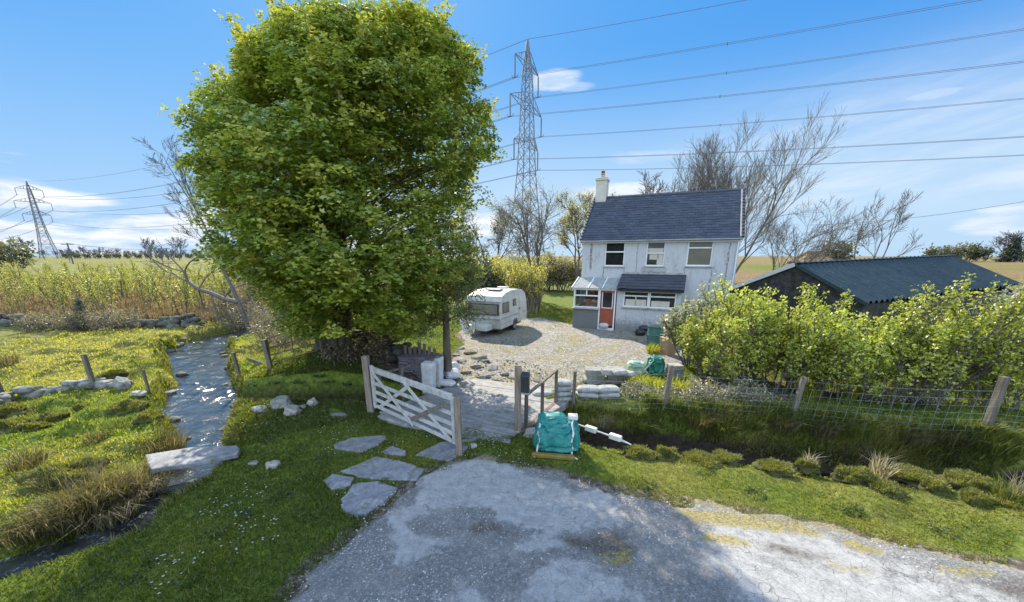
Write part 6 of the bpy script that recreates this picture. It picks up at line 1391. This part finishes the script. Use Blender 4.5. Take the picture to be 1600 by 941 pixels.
t = link('trunk', l.mesh('trunk', 4), M['bark'], con2); V, Tt, Cc = cloud_leaves(l.tips, 9, .25, .5, [(.025, .04, .03), (.05, .065, .05)], -.3, (0,), .2); link('crown', arr_mesh('crown', V, Tt, Cc), M['leaf'], t)
bt = copy_tree(fp_[2]); p_ = AtY(1568, 405, 100); bt.location = (p_[0], 100, Hs(p_[0], 100)); bt.scale = (1.25, 1.25, .72); tag(bt, 'wide domed bare tree behind the dark hill conifer', 'tree', 'bare trees on the skyline')
# far ruined cottage with rusty roof
p0 = AtY(1268, 409, 62); p1 = AtY(1338, 409, 62); z0 = Hs((p0[0] + p1[0]) / 2, 62); zt = AtY(1300, 392, 62)[2]; rc = empty('far_cottage', (p0[0], 62, 0), 0, 'distant low building with a brown overgrown roof beyond the shed', 'house'); w_ = p1[0] - p0[0]; M['brownroof'] = vary('brown roof', [(.15, .1, .06), (.26, .19, .12)], 1.5, .9, .4)
MB().box((.2, .2, z0 - .5), (w_ - .2, 5.8, zt - 1.6)).build('wall', M['stone'], rc); MB().add([(0, 0, zt - 1.7), (w_, 0, zt - 1.7), (w_ - .9, 3, zt), (1.1, 3, zt), (w_, 6, zt - 1.7), (0, 6, zt - 1.7)], [(0, 1, 2, 3), (3, 2, 4, 5), (0, 3, 5), (1, 4, 2)]).build('roof', M['brownroof'], rc)

# ------------------------------------------------------------------ rushes, hummocks, irises
def clump(name, b, n, h, spread, cols, label, cat, group, lean=(0, 0), w=.012, sd=.35, droop=1.2):
    P = np.zeros((n, 3)); a = rng.random(n) * 6.283; q = spread * np.sqrt(rng.random(n)); P[:, 0] = np.cos(a) * q; P[:, 1] = np.sin(a) * q; P[:, 2] = -.03
    ln_ = rng.normal(size=(n, 3)) * sd + np.array([lean[0], lean[1], 0]); ln_[:, 0] += np.cos(a) * .25; ln_[:, 1] += np.sin(a) * .25; ln_[:, 2] = 0
    V, T, C = blades(P, h * (.55 + .6 * rng.random(n)), w * (.6 + .8 * rng.random(n)), ln_, lerp_col(n, cols), droop)
    o = link(name, arr_mesh(name, V, T, C), M['grass'], None, tuple(b)); return tag(o, label, cat, group)
RU = [(.05, .06, .022), (.11, .095, .04), (.19, .155, .085), (.3, .26, .18)]; GRN = [(.06, .095, .02), (.12, .16, .03), (.22, .22, .06)]; DRYC = [(.2, .16, .09), (.36, .31, .22), (.52, .47, .38)]
for px, py, n_, h_, s_, cols, ln_, lab in [(262, 706, 420, .55, .32, RU, (0, 0), 'upright brown rush clump on the bank just above the footbridge'), (182, 775, 500, .6, .4, RU, (.3, -.2), 'rush clump drooping over the dark water below the footbridge'), (222, 768, 480, .55, .36, DRYC, (.6, -.35), 'dry pale rushes fallen across the water below the footbridge'), (140, 800, 500, .6, .42, RU, (.3, -.2), 'brown rush clump on the bank in the middle of the reedy edge'), (175, 812, 360, .6, .34, DRYC, (.5, -.3), 'dry pale rushes hanging over the dark pool'), (100, 820, 460, .5, .4, RU, (.1, -.2), 'rush clump at the frame end of the reedy edge'), (110, 858, 150, .55, .16, GRN, (0, 0), 'fresh green rush tuft at the near side of the dark pool'), (40, 835, 380, .42, .4, RU, (0, -.2), 'low brown rush clump at the lower end of the bank'), (45, 730, 200, .5, .25, RU, (0, 0), 'sparse rush clump behind the big brown dome of grass'), (95, 760, 200, .4, .3, RU, (.1, 0), 'sparse rush clump between the grass dome and dark pool'), (8, 570, 260, .5, .35, RU, (0, 0), 'brown rush clump on the tussocky field at the frame edge'), (180, 672, 120, .35, .2, GRN, (0, 0), 'green rush tuft on the sunlit bank'), (150, 690, 110, .35, .2, RU, (0, 0), 'thin brown rush tuft on the sunlit bank'),
    (1375, 735, 110, .45, .14, DRYC, (.25, 0), 'dry pale grass tuft on the ditch edge below the third fence post'), (1578, 780, 160, .5, .2, GRN, (0, 0), 'green rush tuft at the frame end of the ditch edge'), (1590, 778, 110, .55, .16, DRYC, (.3, 0), 'dry pale rush tuft behind the last hummock'), (1262, 722, 60, .35, .1, DRYC, (.1, 0), 'small dry grass tuft at the middle of the ditch edge'), (1090, 668, 260, .45, .25, [(.13, .1, .03), (.25, .2, .07), (.3, .27, .12)], (0, -.3), 'golden grass clump on the far ditch bank below the leaning post'), (1000, 672, 240, .36, .25, GRN, (.1, -.2), 'green grass clump on the far ditch bank by the pole'), (945, 668, 90, .4, .12, DRYC, (.3, -.2), 'brown grass tuft beside the float pole'), (1220, 672, 240, .45, .3, RU, (0, -.3), 'brown rush clump below the leaning third post'), (1420, 690, 260, .45, .3, RU, (0, -.3), 'brown rush clump on the far ditch bank towards the last post'), (1130, 676, 240, .45, .28, GRN, (0, -.3), 'green rush clump on the far ditch bank right of the golden one'), (1175, 668, 200, .4, .24, GRN, (.1, -.3), 'green rush clump on the far ditch bank below the second netting bay'), (1280, 680, 260, .5, .3, RU, (.1, -.3), 'brown rush clump on the far ditch bank past the third post'), (1335, 684, 260, .5, .3, GRN, (0, -.3), 'green rush clump on the far ditch bank midway to the last post'), (1480, 696, 260, .5, .3, RU, (-.1, -.3), 'brown rush clump on the far ditch bank just before the last post'), (1555, 705, 260, .5, .3, GRN, (0, -.3), 'green rush clump on the far ditch bank past the last post')]:
    clump('rush_clump', G(px, py + 6, 0) if (px > 1200 and py > 715) else on(px, py), n_, h_, s_, cols, lab, 'rushes', 'rush clumps', ln_)
WD = [(.03, .06, .03), (.06, .1, .045), (.1, .14, .07)]
for px, py in [(250, 872), (215, 905), (380, 806), (330, 838), (440, 778), (300, 905), (420, 690), (505, 720), (620, 735), (150, 915), (690, 730), (1010, 760), (1180, 775), (1330, 800), (1480, 835), (430, 598), (470, 604), (515, 598), (395, 606), (545, 608), (450, 585), (500, 588)]:
    clump('lawn_weed', on(px, py), 70, .09, .17, WD, 'flat patch of broad dark leafed weeds growing in the short turf', 'weeds', 'dark weeds in the turf', (0, 0), .03, .5, 1.4)
IR = [(.22, .26, .02), (.36, .38, .03), (.46, .44, .06)]
for px, py, lab in [(975, 597, 'bright yellow green iris leaves at the end of the paving stacks'), (1000, 606, 'bright iris leaves in front of the pale sheet'), (1022, 612, 'bright iris leaves in front of the green tarpaulin'), (1058, 612, 'bright iris leaves behind the leaning fence post'), (1020, 552, 'bright yellow green plant at the foot of the barrel'), (1262, 618, 'bright leaves low under the shrubs by the third post'), (1320, 622, 'bright leaves low under the shrubs past the third post')]:
    clump('iris_clump', on(px, py) , 150, .5, .26, IR, lab, 'plants', 'bright iris clumps', (0, 0), .028, .22, 1.0)
def hummock(px, py, r_, h_, seed, label, group):
    r_ *= 1.25
    b = G(px, py, .02) if px > 900 else on(px, py); bm = bmesh.new(); bmesh.ops.create_icosphere(bm, subdivisions=4, radius=1)
    for v in bm.verts:
        c = v.co.copy(); k = 1 + .5 * mnoise.noise(c * 1.6 + Vector((seed, seed * 2, 0))) + .2 * mnoise.noise(c * 5 + Vector((seed, 0, 0))); v.co = Vector((c.x * r_ * k, c.y * r_ * .85 * k, c.z * h_ * 1.5 * k))
    me = bpy.data.meshes.new('grass_hummock'); bm.to_mesh(me); bm.free(); o = link('grass_hummock', me, M['sod'], None, (b[0], b[1], b[2] - .5 * h_), True)
    n = int(1500 * r_ / .2); d_ = rand_unit(n); d_[:, 2] = np.abs(d_[:, 2]); d_ = d_[d_[:, 2] > .42]; n = len(d_); k = np.array([1 + .5 * mnoise.noise(Vector(q) * 1.6 + Vector((seed, seed * 2, 0))) + .2 * mnoise.noise(Vector(q) * 5 + Vector((seed, 0, 0))) for q in d_]); P = d_ * k[:, None] * np.array([r_, r_ * .85, h_ * 1.5]) * .98
    ln_ = d_ * .7 + rng.normal(size=(n, 3)) * .3; ln_[:, 2] = 0
    V, T, C = blades(P, .03 + .035 * rng.random(n), .009 + .007 * rng.random(n), ln_, lerp_col(n, [(.1, .13, .02), (.2, .22, .035), (.34, .31, .09)])); link('grass', arr_mesh('grass', V, T, C), M['grass'], o)
    tag(o, label, 'hummock', group)
M['sod'] = vary('sod earth', [(.025, .02, .012), (.06, .06, .022), (.1, .11, .03)], 5, .95, .5)
hl = [(998, 709, .24, .11), (1040, 711, .19, .12), (1092, 719, .3, .05), (1132, 716, .22, .07), (1212, 731, .26, .06), (1262, 728, .15, .08), (1338, 747, .27, .13), (1384, 764, .2, .06), (1428, 744, .3, .07), (1462, 763, .17, .1), (1514, 756, .32, .12), (1524, 782, .2, .11), (1582, 790, .3, .09)]
for k, (px, py, r_, h_) in enumerate(hl): hummock(px, py, r_, h_, k + 1, f'mossy hummock on the ditch edge, {ORD[k]} from the teal bundle', 'mossy hummocks along the ditch')
hl2 = [(92, 748, .42, .2, 'big brown dome of dead grass in the rushes on the far bank'), (20, 668, .3, .16, 'dark hummock nearest the frame side of the sunlit bank'), (55, 672, .22, .13, 'dark hummock second from the frame side of the sunlit bank'), (85, 655, .26, .14, 'mossy hummock below the two loose wall stones'), (128, 640, .14, .1, 'small dark hummock under the leaning stake'), (200, 640, .3, .15, 'broad brown hummock below the blocky boulder'), (15, 645, .3, .16, 'hummock under the stake at the frame edge'), (232, 655, .2, .1, 'low hummock close to the stream bank'), (165, 592, .25, .12, 'brown hummock behind the leaning stake'), (182, 588, .22, .11, 'brown hummock behind the blocky boulder')]
for k, (px, py, r_, h_, lab) in enumerate(hl2): hummock(px, py, r_, h_, k + 30, lab, 'hummocks on the grassy bank')
